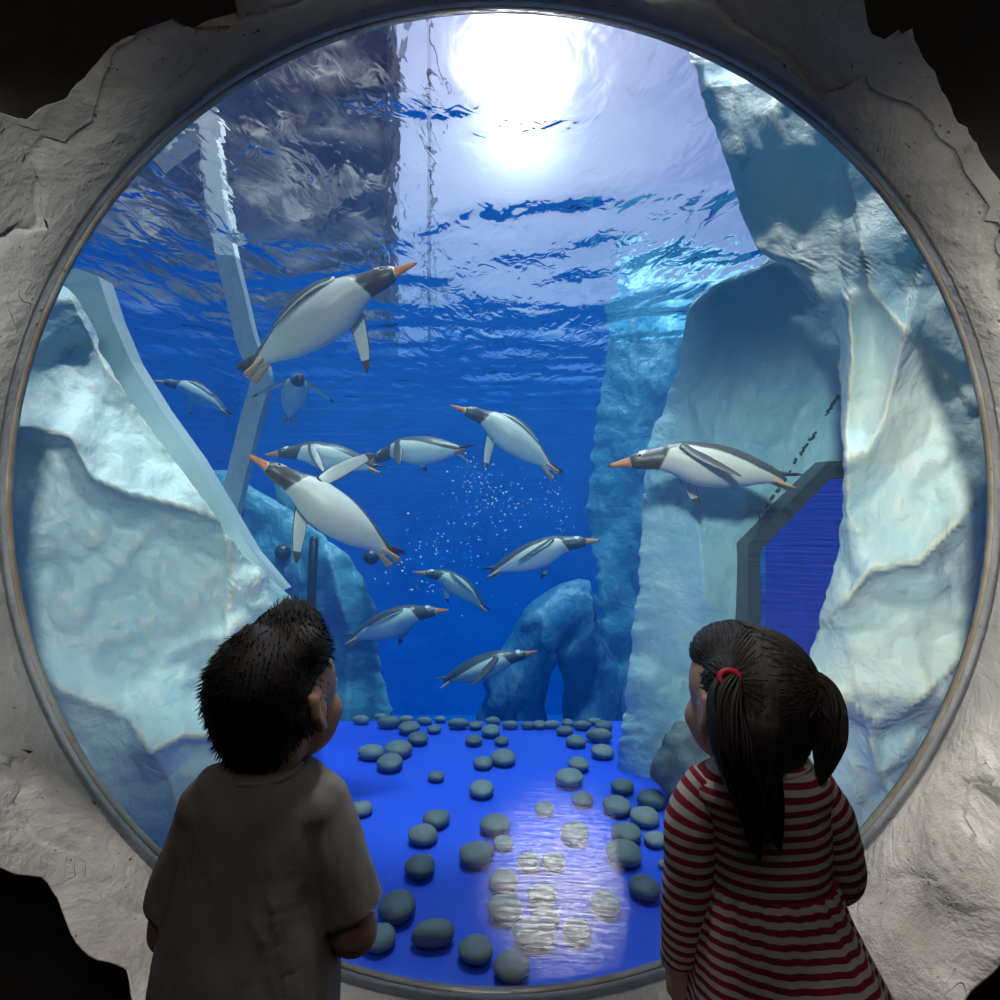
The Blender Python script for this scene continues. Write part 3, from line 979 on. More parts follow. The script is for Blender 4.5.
def penguin_mesh(name, bend=.1, hp=.1, hy=0., near=(-.8, .5, -.4), far=(-.8, .5, -.4), side=-1, feet=((-1, .12, -.25), (-1, .12, -.25)), tail_up=.12, fl=.37):
    """side: local y sign of the flipper that faces the viewer; near/far = (forward, outward, up)"""
    N = 56; S = 96
    rings = []; vals = []; orange = []
    ss = [.955*(i/(S-1)) for i in range(S)]
    for i, s in enumerate(ss):
        r = cinterp(s, PROF)
        c = spine(s, bend, hp, hy)
        c2 = spine(min(s+.01, .96), bend, hp, hy); c1 = spine(max(s-.01, 0), bend, hp, hy)
        t = (c1-c2).normalized()
        up = Vector((0, 0, 1)); up = (up-t*up.dot(t)).normalized(); lf = up.cross(t)
        if s < .112: rz, ry = r*1.0, r*.62
        elif s < .30: rz, ry = r, r*.93
        else: rz, ry = r*.98, r*1.04
        off = -.18*r*sstep(.3, .5, s)*(1-sstep(.75, .95, s))       # fuller belly
        if s < .112: off = .006*(.112-s)/.112
        ring = []
        for k in range(N):
            a = 2*math.pi*k/N          # 0 = dorsal
            ring.append(c+up*(rz*math.cos(a)+off)+lf*(ry*math.sin(a)))
            ca = math.degrees(min(a, 2*math.pi-a))
            head = .295+.035*math.cos(math.radians(ca))-s
            backlim = interp(s, [(.25, 100), (.32, 62), (.40, 50), (.55, 60), (.75, 78), (.87, 96), (.95, 120)])
            back = (backlim-ca)/180*.35 if s > .2 else -1
            m = max(head, back)
            # white flash over the eye and crown
            e = ((s-.182)/.020)**2+((ca-30)/33)**2
            m = min(m, (e-1)*.03)
            # white ring round the eye
            e2 = math.hypot((s-.158)/.0125, (ca-66)/14.5)
            m = min(m, (abs(e2-1)-.22)*.02) if abs(e2-1) < .9 else m
            if e2 < .78: m = .04
            if s < .112:
                m = (.03-s)*.5+.0 if ca > 40 else .06*(1-ca/40)-.01+(.03-s)*.2
            vals.append(m)
        rings.append(ring)
    V, Fc = loft(rings)
    mi = []
    for f in Fc:
        sv = ss[min(f[0]//N, S-1)] if len(f) == 4 else 0
        mi.append(1 if (sv < .110 and len(f) == 4 and f[0]//N < S-2) else 0)
    mi[-2] = 1; mi[-1] = 0
    V = list(V)
    def add(part, vv, slot):
        nonlocal V
        v, f = part; o = len(V)
        V += v; vals.extend(vv); Fc.extend(tuple(i+o for i in q) for q in f); mi.extend([slot]*len(f))
    # eyes
    for sg in (-1, 1):
        s = .158; c = spine(s, bend, hp, hy); r = cinterp(s, PROF)
        a = math.radians(66)
        p = c+Vector((0, sg*r*.93*math.sin(a)*.955, r*math.cos(a)*.955))
        e = ellipsoid(p, (.0075, .0075, .0075), 12, 8)
        add(e, [.1]*len(e[0]), 3)
    for sg, dr in ((side, near), (-side, far)):
        s = .385; c = spine(s, bend, hp, hy); r = cinterp(s, PROF)
        d = Vector((dr[0], dr[1]*sg, dr[2])).normalized()
        a = math.radians(62)
        root = c+Vector((0, sg*r*math.sin(a)*.93, r*math.cos(a)*.85))
        chord = Vector((1, 0, .0)) if abs(d.x) < .8 else Vector((.5, 0, 1))
        out = Vector((0, -sg*d.z, abs(d.y)))
        if d.x < -.84:      # folded back along the flank
            rg = []; vv = []
            for i in range(18):
                t = i/17; s2 = .37+.37*t
                c = spine(s2, bend, hp, hy); r = cinterp(s2, PROF)
                aa = math.radians(58+22*t+60*max(0, -d.z))
                nn = Vector((0, sg*math.sin(aa), math.cos(aa)))
                tt = Vector((0, sg*math.cos(aa), -math.sin(aa)))
                wd = interp(t, [(0, .020), (.12, .032), (.3, .036), (.6, .031), (.85, .020), (1, .004)]); th = interp(t, [(0, .014), (.3, .010), (1, .003)])
                ctr = c+nn*(r*1.02+.012*sstep(0, .3, t))+Vector((0, 0, -.18*r*sstep(.3, .5, s2)*.5))
                rg.append([ctr+tt*(wd*math.cos(2*math.pi*k/20))+nn*(th*math.sin(2*math.pi*k/20)) for k in range(20)])
                vv += [.04 if abs(math.cos(2*math.pi*k/20)) < .80 else (-.03 if math.cos(2*math.pi*k/20) > 0 else .04) for k in range(20)]
            v, f = loft(rg); add((v, f), vv, 0)
            continue
        v, f, vv = flipper(root-d*.015, d, chord, out, fl)
        add((v, f), vv, 0)
    for sg, dr in ((1, feet[0]), (-1, feet[1])):
        c = spine(.90, bend, hp, hy)
        ft = foot(c+Vector((0.01, sg*.026, -.026)), Vector((dr[0], sg*dr[1], dr[2])), Vector((0, 0, 1)))
        add(ft, [-.1]*len(ft[0]), 2)
    tl = tail(spine(.905, bend, hp, hy)+Vector((0, 0, .012)), Vector((-1, 0, tail_up)), Vector((0, 0, 1)))
    add(tl, [.05]*len(tl[0]), 0)
    me = mesh(name, V, Fc, [M['plumage'], M['orange'], M['feet'], M['eye']], True, {'dark': vals}, mi)
    fix_normals(me)
    return me
def penguin(label, head, tailp, Yh, Yt, roll, **k):
    a = P(*head, Yh); b = P(*tailp, Yt)
    f = (a-b).normalized()
    U = Vector((0, 0, 1)); U = (U-f*U.dot(f)).normalized()
    A = f.cross(U)
    if A.y < 0: A = -A
    d = (U*math.cos(R(roll))+A*math.sin(R(roll))).normalized()
    y = d.cross(f)
    near = -1 if y.y > 0 else 1
    me = penguin_mesh('penguin', side=near, **k)
    L = (a-b).length/1.03
    o = link('penguin', me)
    bd, hp, hy = k.get('bend', .1), k.get('hp', .1), k.get('hy', 0.)
    a0 = spine(0, bd, hp, hy); b0 = spine(.955, bd, hp, hy)+Vector((-.07, 0, 0))
    u = (a0-b0).normalized(); ly = Vector((0, 1, 0)); lz = u.cross(ly)
    L = (a-b).length/(a0-b0).length
    mx = Matrix((f, y, d)).transposed() @ Matrix((u, ly, lz))
    o.matrix_world = Matrix.Translation(a-mx @ (a0*L)) @ mx.to_4x4() @ Matrix.Scale(L, 4)
    tag(o, label, 'penguin', 'gentoo penguins swimming in the tank')
    return o
PENGUINS = [
 dict(label='large penguin highest in the tank, rising right with its white belly showing', head=(417, 264), tailp=(243, 372), Yh=2.5, Yt=2.62, roll=17, bend=.08, hp=-.10, hy=-.0,
      near=(-.93, .36, .02), far=(-.25, .55, -.85), feet=((-1, .1, -.30), (-1, .1, -.45)), tail_up=.10),
 dict(label='front penguin with one wing raised, orange beak pointing up left', head=(247, 455), tailp=(399, 560), Yh=2.45, Yt=2.75, roll=30, bend=.08, hp=.02, hy=0,
      near=(-.34, .25, .93), far=(-.35, .45, -.85), feet=((-1, .1, -.12), (-1, .1, -.2)), tail_up=.30, fl=.40),
 dict(label='penguin gliding left just behind the front penguin with raised wing', head=(264, 456), tailp=(384, 470), Yh=3.6, Yt=3.7, roll=10, bend=.16, hp=-.05,
      near=(-.35, .5, -.75), far=(-.5, .5, -.7), tail_up=.05, fl=.36),
 dict(label='penguin swimming away with spread feet, beside the raised wing tip', head=(364, 468), tailp=(471, 450), Yh=3.85, Yt=3.6, roll=8, bend=.10, hp=-.30,
      near=(-.15, .45, -.85), far=(-.3, .5, -.8), feet=((-1, .35, .1), (-1, .1, -.7)), tail_up=.15, fl=.28),
 dict(label='penguin at centre climbing left, belly to the viewer and flippers folded back', head=(450, 406), tailp=(559, 474), Yh=3.5, Yt=3.6, roll=38, bend=.16, hp=-.16,
      near=(-.90, .42, .05), far=(-.25, .5, -.85), feet=((-1, .1, -.2), (-1, .1, -.35)), tail_up=.02),
 dict(label='penguin gliding left alone in front of the blue ice wall', head=(609, 467), tailp=(797, 481), Yh=2.55, Yt=2.5, roll=10, bend=.13, hp=-.10,
      near=(-.66, .50, -.50), far=(-.4, .5, -.75), feet=((-1, .1, -.35), (-1, .1, -.25)), tail_up=.12, fl=.36),
 dict(label='penguin gliding right at mid depth, flipper swept back, right of centre', head=(600, 541), tailp=(485, 574), Yh=3.8, Yt=3.9, roll=16, bend=.10, hp=-.08,
      near=(-.75, .48, -.38), far=(-.5, .5, -.7), tail_up=.22, fl=.36),
 dict(label='smallest clear penguin, arched, heading left between the bubbles and the plump penguin', head=(414, 573), tailp=(488, 611), Yh=4.9, Yt=5.1, roll=14, bend=.28, hp=-.02,
      near=(-.75, .48, -.35), far=(-.5, .5, -.7), tail_up=-.05),
 dict(label='plump penguin heading right with orange beak, beside the head of the boy', head=(449, 611), tailp=(345, 641), Yh=4.1, Yt=4.3, roll=18, bend=.12, hp=-.04,
      near=(-.86, .40, -.14), far=(-.6, .5, -.6), tail_up=.30),
 dict(label='lowest penguin, heading right above the far edge of the pebbles', head=(538, 652), tailp=(438, 683), Yh=4.3, Yt=4.4, roll=2, bend=.10, hp=.04,
      near=(-.66, .5, -.50), far=(-.6, .5, -.6), tail_up=.26, fl=.36),
 dict(label='hazy penguin heading left, furthest left in the blue water', head=(153, 381), tailp=(231, 415), Yh=5.3, Yt=5.4, roll=26, bend=.26, hp=.03,
      near=(-.88, .42, .0), far=(-.3, .5, -.8), tail_up=-.1),
 dict(label='hazy penguin seen head on with both wings spread, beside the grey bar', head=(303, 376), tailp=(288, 420), Yh=3.85, Yt=4.40, roll=0, bend=.1, hp=-.25, hy=0,
      near=(-.35, .85, -.25), far=(-.35, .85, -.25), feet=((-1, .2, -.3), (-1, .2, -.3)), fl=.40),
 dict(label='pale hazy penguin mostly hidden behind the front penguin', head=(262, 462), tailp=(318, 530), Yh=5.2, Yt=5.5, roll=60, bend=.1, hp=-.1,
      near=(-.6, .5, .3), far=(.1, .75, -.65), fl=.36),
]
for p in PENGUINS: penguin(**p)
# bubbles trailing behind the swimmers
def bubbles():
    V = []; Fc = []
    rr = random.Random(3)
    for (x0, y0, x1, y1, Y, n, sp) in ((465, 465, 520, 510, 3.4, 90, 12), (500, 480, 470, 540, 3.6, 80, 24), (547, 478, 560, 530, 3.55, 40, 7), (385, 545, 430, 600, 3.0, 40, 16), (445, 520, 470, 570, 3.7, 50, 22), (420, 560, 440, 590, 4, 20, 20)):
        for _ in range(n):
            t = rr.random()
            c = P(x0+(x1-x0)*t+rr.gauss(0, sp), y0+(y1-y0)*t+rr.gauss(0, sp), Y+rr.gauss(0, .1))
            r = rr.choice((.002, .003, .003, .004, .0055))
            v, f = ellipsoid(c, (r, r, r), 6, 4)
            o = len(V); V += v; Fc += [tuple(i+o for i in q) for q in f]
    me = mesh('bubbles', V, Fc, M['bubble'])
    tag(link('bubbles', me), 'fine white air bubbles trailing behind the swimming penguins', 'bubbles', kind='stuff')
bubbles()
# ================================================================== pebbles
# crop coordinates (u, v, half width, half height) -> pixels = (325, 650) + .35 * (u, v)
PEB = [
 (267,252,30,26,'small dark pebble touching the far row near the boy'),
 (240,222,30,18,'dark pebble at the far edge, just behind the small dark one near the boy'),
 (312,226,20,12,'little dark pebble alone at the far edge, left of centre'),
 (210,283,40,22,'right hand pebble of the touching trio near the ear of the boy'),
 (133,291,38,20,'left hand pebble of the touching trio near the ear of the boy'),
 (185,322,38,28,'front pebble of the touching trio near the ear of the boy'),
 (318,361,24,20,'small dark pebble alone on bare blue floor left of centre'),
 (105,453,32,34,'round grey pebble close to the shoulder of the boy'),
 (475,231,28,20,'upper right pebble of the loose far trio at centre'),
 (425,258,25,19,'left pebble of the loose far trio at centre'),
 (505,260,21,18,'smallest pebble of the loose far trio at centre'),
 (452,322,28,20,'small dark pebble leaning on a wider dark one at centre'),
 (510,306,36,25,'wide dark pebble with a smaller one leaning on its left'),
 (447,398,36,28,'rounded grey pebble alone below the leaning dark pair'),
 (318,482,38,23,'flat oval pebble resting behind a bigger round one on the left'),
 (280,528,42,37,'big round grey pebble with a flat oval one behind it'),
 (273,619,45,39,'big round pale pebble level with the sleeve of the boy'),
 (485,500,44,26,'oval grey pebble with a pale top, centre of the floor'),
 (432,583,49,36,'big tilted oval pebble left of a small one at the floor centre'),
 (510,551,29,21,'small pebble right of the big tilted oval at the floor centre'),
 (685,230,25,13,'flat pebble at the far edge, right of centre, apart from the row'),
 (783,245,38,18,'wide flat pebble at the far edge, in the right column'),
 (717,260,29,22,'rounded pebble left of the wide flat one at the far edge'),
 (792,290,32,22,'oval pebble just in front of the wide flat one at the far edge'),
 (725,326,31,22,'small oval pebble behind a wide brownish oval, right of centre'),
 (697,365,40,26,'wide brownish oval pebble right of centre'),
 (850,390,33,28,'upright round pebble behind the cluster near the grey boulder'),
 (737,427,31,26,'round pebble below the wide brownish oval, alone'),
 (628,452,28,18,'small brown pebble in the violet sheen right of centre'),
 (834,446,40,25,'left oval pebble of the cluster near the grey boulder'),
 (933,425,40,27,'back right oval pebble of the cluster near the grey boulder'),
 (914,476,41,32,'front right round pebble of the cluster near the grey boulder'),
 (715,522,42,37,'blurred round pebble in the bright sheen on the floor'),
 (860,524,43,27,'tilted oval pebble in front of the boulder cluster'),
 (943,541,32,29,'round pebble near the striped sleeve, beside a tilted oval one'),
 (855,580,51,32,'large oval pebble under the tilted oval, near the striped sleeve'),
 (972,612,20,26,'pebble half hidden by the striped sleeve'),
 (912,680,44,36,'big round pebble alone beside the striped sleeve, front right'),
 (510,658,42,33,'brownish round pebble between two rows, front centre'),
 (515,737,49,42,'largest round pebble of the front centre column'),
 (584,604,34,32,'pebble at the left of the brightest glare'),
 (652,604,34,29,'pebble at the right of the brightest glare'),
 (620,702,42,30,'pebble half lost in the lower glare, left'),
 (630,764,42,22,'low pebble just under the half lost one in the glare'),
 (800,722,43,33,'pebble half lost in the lower glare, right'),
 (205,735,55,34,'large oval pebble touching the lower sleeve of the boy'),
 (310,809,62,30,'long flat oval pebble in the front left'),
 (155,822,48,32,'pebble at the elbow of the boy, front left'),
 (432,856,51,30,'flat oval pebble behind the frontmost pebble'),
 (532,905,52,35,'frontmost pebble at the bottom of the window'),
 (600,805,62,32,'long oval pebble in the front, left of the glare streaks'),
 (720,802,42,26,'dim pebble under the glare streaks, front right'),
]
FAR = [(103,200,25,11),(160,191,20,9),(182,207,33,11),(232,199,22,9),(285,203,22,9),(330,199,18,8),(380,211,30,10),(430,215,20,11),(480,203,22,8),(530,214,24,10),(578,216,20,9),(612,213,20,11),(648,213,22,10),(694,208,18,9),(735,216,26,11),(770,205,20,9),(797,217,26,12)]
ORD = 'first second third fourth fifth sixth seventh eighth ninth tenth eleventh twelfth thirteenth fourteenth fifteenth sixteenth seventeenth'.split()
def pebble_mesh(seed):
    rr = random.Random(seed)
    V, Fc = ellipsoid((0, 0, 0), (1, 1, 1), 28, 18)
    off = Vector((rr.random()*40, rr.random()*40, 0)); out = []
    for v in V:
        f = mn.noise(v*.9+off)*.14+mn.noise(v*2.2+off)*.03
        q = v*(1+f)
        q.z = math.copysign(abs(q.z)**.9, q.z)
        out.append(q)
    me = mesh('pebble', out, Fc, M['pebble']); fix_normals(me)
    return me
PM = [pebble_mesh(i) for i in range(8)]
def put_pebble(u, v, hw, hh, label, group, k):
    px, py = 325+.35*u, 650+.35*v
    hw *= .35; hh *= .35
    Y = CZ*F/(py+hh*.35-500)
    rx = hw/F*Y
    elev = math.atan2(CZ, Y)
    rz = rx*.52
    # height seen = hypot(depth*sin(elev), height*cos(elev))
    h = hh/F*math.hypot(Y, CZ)
    ry = math.sqrt(max((h*h-(rz*math.cos(elev))**2), (.5*rx*math.sin(elev))**2))/math.sin(elev)
    ry = min(ry, rx*1.1)
    o = bpy.data.objects.new('pebble', PM[k % 8]); COL.objects.link(o)
    o.scale = (rx, ry, rz)
    c = P(px, py, 1); dirv = Vector((c.x, 1, c.z-CZ))
    t = (rz*.95-CZ)/dirv.z
    o.location = (dirv.x*t, t, rz*.97)
    o.rotation_euler = (0, 0, random.Random(k).uniform(-.25, .25))
    tag(o, label, 'pebble', group)
for k, (u, v, hw, hh, lab) in enumerate(PEB):
    put_pebble(u, v, hw, hh, lab, 'grey pebbles scattered on the blue floor', k)
for k, (u, v, hw, hh) in enumerate(FAR):
    put_pebble(u, v, hw, hh*1.1, 'dark pebble in the row along the far floor edge, %s from left' % ORD[k], 'pebbles lined along the far floor edge', k+3)
# ================================================================== children
KS = .9/F
def rotz(a, pitch=0): return Matrix.Rotation(R(a), 3, 'Z') @ Matrix.Rotation(R(pitch), 3, 'X')
def head_parts(c, rot):
    def T(part):
        v, f = part
        return [c+rot @ Vector(x) for x in v], f
    parts = [ellipsoid((0, -.005, .012), (.075, .09, .085)), ellipsoid((0, .028, -.045), (.060, .056, .060)),
             ellipsoid((.03, .045, -.042), (.030, .030, .030)), ellipsoid((-.03, .045, -.042), (.030, .030, .030)),
             ellipsoid((0, .064, -.086), (.022, .019, .017)), tube([(0, .084, -.004), (0, .094, -.022), (0, .097, -.034)], [.007, .009, .011], 12),
             ellipsoid((.010, .090, -.036), (.008, .008, .007), 12, 8), ellipsoid((-.010, .090, -.036), (.008, .008, .007), 12, 8),
             ellipsoid((0, .083, -.062), (.020, .008, .006), 16, 8), ellipsoid((0, .081, -.071), (.016, .008, .006), 16, 8)]
    for s in (-1, 1):
        parts.append(tube([(s*.072, .004, .010), (s*.082, -.014, .010), (s*.084, -.018, -.012), (s*.078, -.006, -.034), (s*.071, .006, -.040)], [.006, .0075, .0075, .008, .007], 10))
        parts.append(ellipsoid((s*.074, -.002, -.014), (.008, .015, .022), 14, 10))
    return [T(p) for p in parts]
def hand_parts(wrist, d, palm_n, side, curl=.35, L=.105):
    """wrist point, finger direction, palm normal (towards which fingers curl), thumb side vector"""
    d = Vector(d).normalized(); n = Vector(palm_n); n = (n-d*n.dot(d)).normalized(); s = Vector(side); s = (s-d*s.dot(d)-n*s.dot(n)).normalized()
    w = Vector(wrist)
    rot = Matrix((s, d, n)).transposed()
    parts = [ellipsoid(w+d*.028, (.024, .034, .011), 16, 10, rot), tube([w-d*.02, w+d*.012], [.019, .019], 12)]
    for k, (o, ln) in enumerate(((.0175, .042), (.006, .048), (-.006, .045), (-.017, .035))):
        p = w+d*.052+s*o
        pts = [p-d*.012]; a = curl*.4
        for q in range(3):
            p = p+(d*math.cos(a)+n*math.sin(a)+s*o*1.5)*(ln/3); a += curl; pts.append(p)
        parts.append(tube(resample(pts, 8), [.0068]*5+[.006, .0056, .005], 10))
    p = w+d*.012+s*.018
    parts.append(tube(resample([p, p+s*.013+d*.014, p+s*.017+d*.032+n*.006, p+s*.014+d*.046+n*.012], 8), [.0085]*3+[.0075]*3+[.0068, .006], 10))
    return parts
def fold(me, amp, sc, seed=0, fn=None):
    for v in me.vertices:
        q = Vector((v.co.x*sc[0], v.co.y*sc[1], v.co.z*sc[2]))+Vector((seed, seed, seed))
        k = mn.fractal(q, 1.0, 2.0, 3)
        a = amp*(fn(v.co) if fn else 1)
        v.co += v.normal*(k*a)
def rings_loft(rows, n, sub, fr=None, nx=2.3):
    """rows: (z, cx, cy, hx, hy); superellipse sections"""
    zs = [r[0] for r in rows]
    out = []
    m = (len(rows)-1)*sub+1
    for i in range(m):
        t = i/sub
        vals = [cinterp(t, [(k, r[c]) for k, r in enumerate(rows)]) for c in range(5)]
        ring = []
        for k in range(n):
            a = 2*math.pi*k/n
            ca, sa = math.cos(a), math.sin(a)
            x = math.copysign(abs(ca)**(2/nx), ca); y = math.copysign(abs(sa)**(2/nx), sa)
            g = fr(i/(m-1), a) if fr else 1
            ring.append(Vector((vals[1]+vals[3]*x*g, vals[2]+vals[4]*y*g, vals[0])))
        out.append(ring)
    return loft(out)
def shoe_mesh(x, mat):
    V, Fc = merge([ellipsoid((x, .035, .028), (.036, .082, .030), 20, 14), ellipsoid((x, -.018, .045), (.030, .038, .040), 18, 12), box((x, .03, .008), (.058, .15, .016))])
    return blob('shoe', [(V, Fc)], .006, 5, mat)
def sock_child(name, me, parent): return link(name, me, parent)

# ------------------------------------------------------------------ boy
BX = (262-500)*KS
def bl(px, py, y=0): return Vector(((px-262)*KS, y, CZ-(py-500)*KS))
def boy():
    hc = bl(276, 697, .015); hr = rotz(-29, 10)
    neck0 = bl(274, 790, -.01); 
    parts = head_parts(hc, hr)
    parts.append(tube(resample([bl(262, 830, 0), bl(270, 780, -.005), hc+Vector((0, -.012, -.05))], 8), [.052, .046, .042, .040, .040, .041, .044, .048], 20))
    parts.append(rings_loft([(.40, -.02, 0, .085, .065), (.48, -.03, 0, .105, .075), (.58, -.028, 0, .098, .07), (.70, -.018, 0, .092, .066), (.80, -.008, 0, .092, .062), (.86, -.003, 0, .088, .055), (.895, 0, -.002, .06, .045)], 32, 5))
    for s, x in ((-1, -.075), (1, .035)):
        parts.append(tube(resample([(x, 0, .46), (x, .01, .27), (x, 0, .16), (x, -.01, .04)], 14), [.062, .06, .056, .05, .045, .042, .043, .044, .041, .036, .031, .028, .028, .03], 16))
        parts.append(ellipsoid((x, .035, .03), (.032, .075, .028), 16, 10))
    # arms: upper arm hangs, elbow bends, forearms reach forward
    re = bl(351, 935, .01); le = bl(170, 940, .015)
    rw = bl(322, 940, .17); lw = bl(215, 945, .18)
    parts.append(tube(resample([bl(322, 808, 0), bl(340, 870, 0), re, (re+rw)/2+Vector((0, 0, -.004)), rw], 16), [.040, .040, .039, .037, .036, .035, .034, .035, .035, .034, .033, .031, .028, .025, .021, .019], 18))
    parts.append(tube(resample([bl(207, 812, 0), bl(188, 870, 0), le, (le+lw)/2+Vector((0, 0, -.004)), lw], 16), [.040, .040, .039, .037, .036, .035, .034, .035, .035, .034, .033, .031, .028, .025, .021, .019], 18))
    parts += hand_parts(rw, (-.6, .75, .05), (-.5, -.3, -.6), (0, .1, 1), .5)
    parts += hand_parts(lw, (.6, .75, .05), (.5, -.3, -.6), (0, .1, 1), .5)
    me = blob('person', parts, .0046, 5, M['skin'])
    b = link('person', me); b.location = (BX, .9, 0)
    tag(b, 'person seen from behind in a grey T-shirt with short spiky black hair', 'person')
    for s in (-1, 1):
        v, f = ellipsoid(hc+hr @ Vector((s*.029, .0685, -.006)), (.011, .010, .0085), 14, 10)
        ey = link('eye', mesh('eye', v, f, M['eyering']), b)
        v, f = ellipsoid(hc+hr @ Vector((s*.029, .0768, -.006)), (.0048, .0030, .0048), 14, 10)
        link('iris', mesh('iris', v, f, M['eye']), ey)
    # hair
    hp = [ellipsoid((0, -.019, .020), (.076, .087, .084), 32, 22), ellipsoid((0, .016, .060), (.066, .066, .040), 24, 16), ellipsoid((0, -.049, -.026), (.064, .050, .058), 24, 16),
          ellipsoid((.062, -.022, -.012), (.020, .042, .030), 16, 12), ellipsoid((-.062, -.022, -.020), (.022, .050, .046), 16, 12), ellipsoid((0, .03, .085), (.050, .052, .030), 20, 14)]
    hp = [([hc+hr @ Vector(x) for x in v], f) for v, f in hp]
    for (px, py, yy, rr) in ((264, 652, -.02, .043), (287, 632, 0, .028), (254, 660, -.01, .036), (302, 652, 0, .040), (288, 618, .01, .013), (246, 694, -.03, .034)):
        hp.append(ellipsoid(bl(px, py, yy), (rr, rr, rr), 18, 12))
    hm = blob('hair', hp, .006, 6, M['hair'])
    # short strands break up the outline
    V = [tuple(v.co) for v in hm.vertices]; Fc = [tuple(p.vertices) for p in hm.polygons]
    rr = random.Random(5); vs = list(hm.vertices)
    hbv = BVHTree.FromPolygons([Vector(v) for v in V], Fc)
    crown = hc+Vector((.01, 0, .07))
    def strand(p, d, L, w):
        s = d.cross(Vector((.3, .9, .2))).normalized()
        q = d.cross(s)
        o = len(V)
        for k in range(3):
            a = 2*math.pi*k/3; V.append(tuple(p-d*.006+s*(w*math.cos(a))+q*(w*math.sin(a))))
        e = p+d*L
        V.append(tuple(e))
        Fc.extend([(o, o+1, o+3), (o+1, o+2, o+3), (o+2, o, o+3), (o, o+2, o+1)])
    for _ in range(2600):
        v = rr.choice(vs)
        down = (v.co-crown); down = Vector((down.x, down.y, -abs(down.z)-.03)).normalized()
        d = (v.normal*.12+down*1.0+Vector((rr.gauss(0, .2), rr.gauss(0, .2), rr.gauss(0, .2)))).normalized()
        strand(v.co, d, rr.uniform(.005, .013), .0016)
    for _ in range(260):
        p = bl(rr.gauss(289, 10), 608+abs(rr.gauss(0, 5)), rr.gauss(.012, .014))
        p = hbv.find_nearest(p)[0]
        d = Vector((rr.gauss(.05, .28), rr.gauss(.1, .25), 1)).normalized()
        strand(p, d, rr.uniform(.010, .022), .0022)
    hme = mesh('hair', V, Fc, M['hair'])
    link('hair', hme, b)
    # shirt
    sp = [rings_loft([(.50, -.030, 0, .132, .100), (.60, -.026, 0, .127, .094), (.70, -.017, 0, .116, .086), (.77, -.011, 0, .106, .080), (.83, -.004, 0, .103, .075), (.875, 0, -.003, .094, .066), (.905, .003, -.006, .074, .056), (.930, .006, -.008, .050, .048)], 40, 6)]
    sp.append(tube(resample([bl(315, 803, 0), bl(334, 850, 0), bl(352, 912, .006)], 10), [.046, .046, .046, .046, .045, .045, .045, .045, .0455, .046], 24, round_ends=False))
    sp.append(tube(resample([bl(212, 806, 0), bl(194, 850, 0), bl(175, 910, .008)], 10), [.046, .046, .046, .045, .044, .044, .044, .044, .0445, .045], 24, round_ends=False))
    for px, py in ((212, 806), (315, 803), (228, 792), (298, 790)): sp.append(ellipsoid(bl(px, py, -.002), (.047, .050, .045)))
    sm = blob('t_shirt', sp, .005, 7, M['shirt'])
    fold(sm, .008, (10, 10, 4), 3); fold(sm, .003, (24, 24, 8), 9)
    sm.update()
    s = link('t_shirt', sm, b)
    ring = [Vector((.006+.051*math.cos(a), -.008+.049*math.sin(a), .928+.006*math.sin(a))) for a in [2*math.pi*k/40 for k in range(41)]]
    v, f = tube(ring, .0055, 8, round_ends=False); link('collar', mesh('collar', v, f, M['shirt']), s)
    # shorts
    pp = [rings_loft([(.38, -.022, 0, .120, .09), (.46, -.026, 0, .125, .09), (.53, -.028, 0, .122, .086)], 32, 6)]
    for x in (-.08, .038): pp.append(tube([(x, 0, .44), (x, .005, .34), (x, .005, .26)], [.070, .070, .072], 24, round_ends=False))
    link('shorts', blob('shorts', pp, .007, 6, M['shorts']), b)
    for x in (-.075, .035): link('shoe', shoe_mesh(x, M['shoe']), b)
boy()

# ------------------------------------------------------------------ girl
GX = (757-500)*KS
def gl_(px, py, y=0): return Vector(((px-757)*KS, y, CZ-(py-500)*KS))
def lock(path, radii, n=70, seed=1, tip=.2, core=True):
    """a tail of hair: a core with loose strands round it"""
    rr = random.Random(seed)
    path = resample(path, 26)
    rad = [interp(i/25, radii) for i in range(26)]
    parts = []
    if core: parts.append(tube(path, [max(.002, r*.86) for r in rad], 16))
    fr = frames(path)
    for _ in range(n):
        a = rr.uniform(0, 6.28); k = math.sqrt(rr.random()); end = rr.uniform(1-tip, 1.0)
        m = max(6, int(26*end))
        pts = []
        for i in range(m):
            t, u, w = fr[i]
            aa = a+.4*math.sin(i*.25+a*3)
            pts.append(path[i]+(u*math.cos(aa)+w*math.sin(aa))*(rad[i]*(.55+.5*k)))
        parts.append(tube(pts, [.0022]*(m-3)+[.0018, .0013, .0007], 5, round_ends=False))
    return merge(parts)
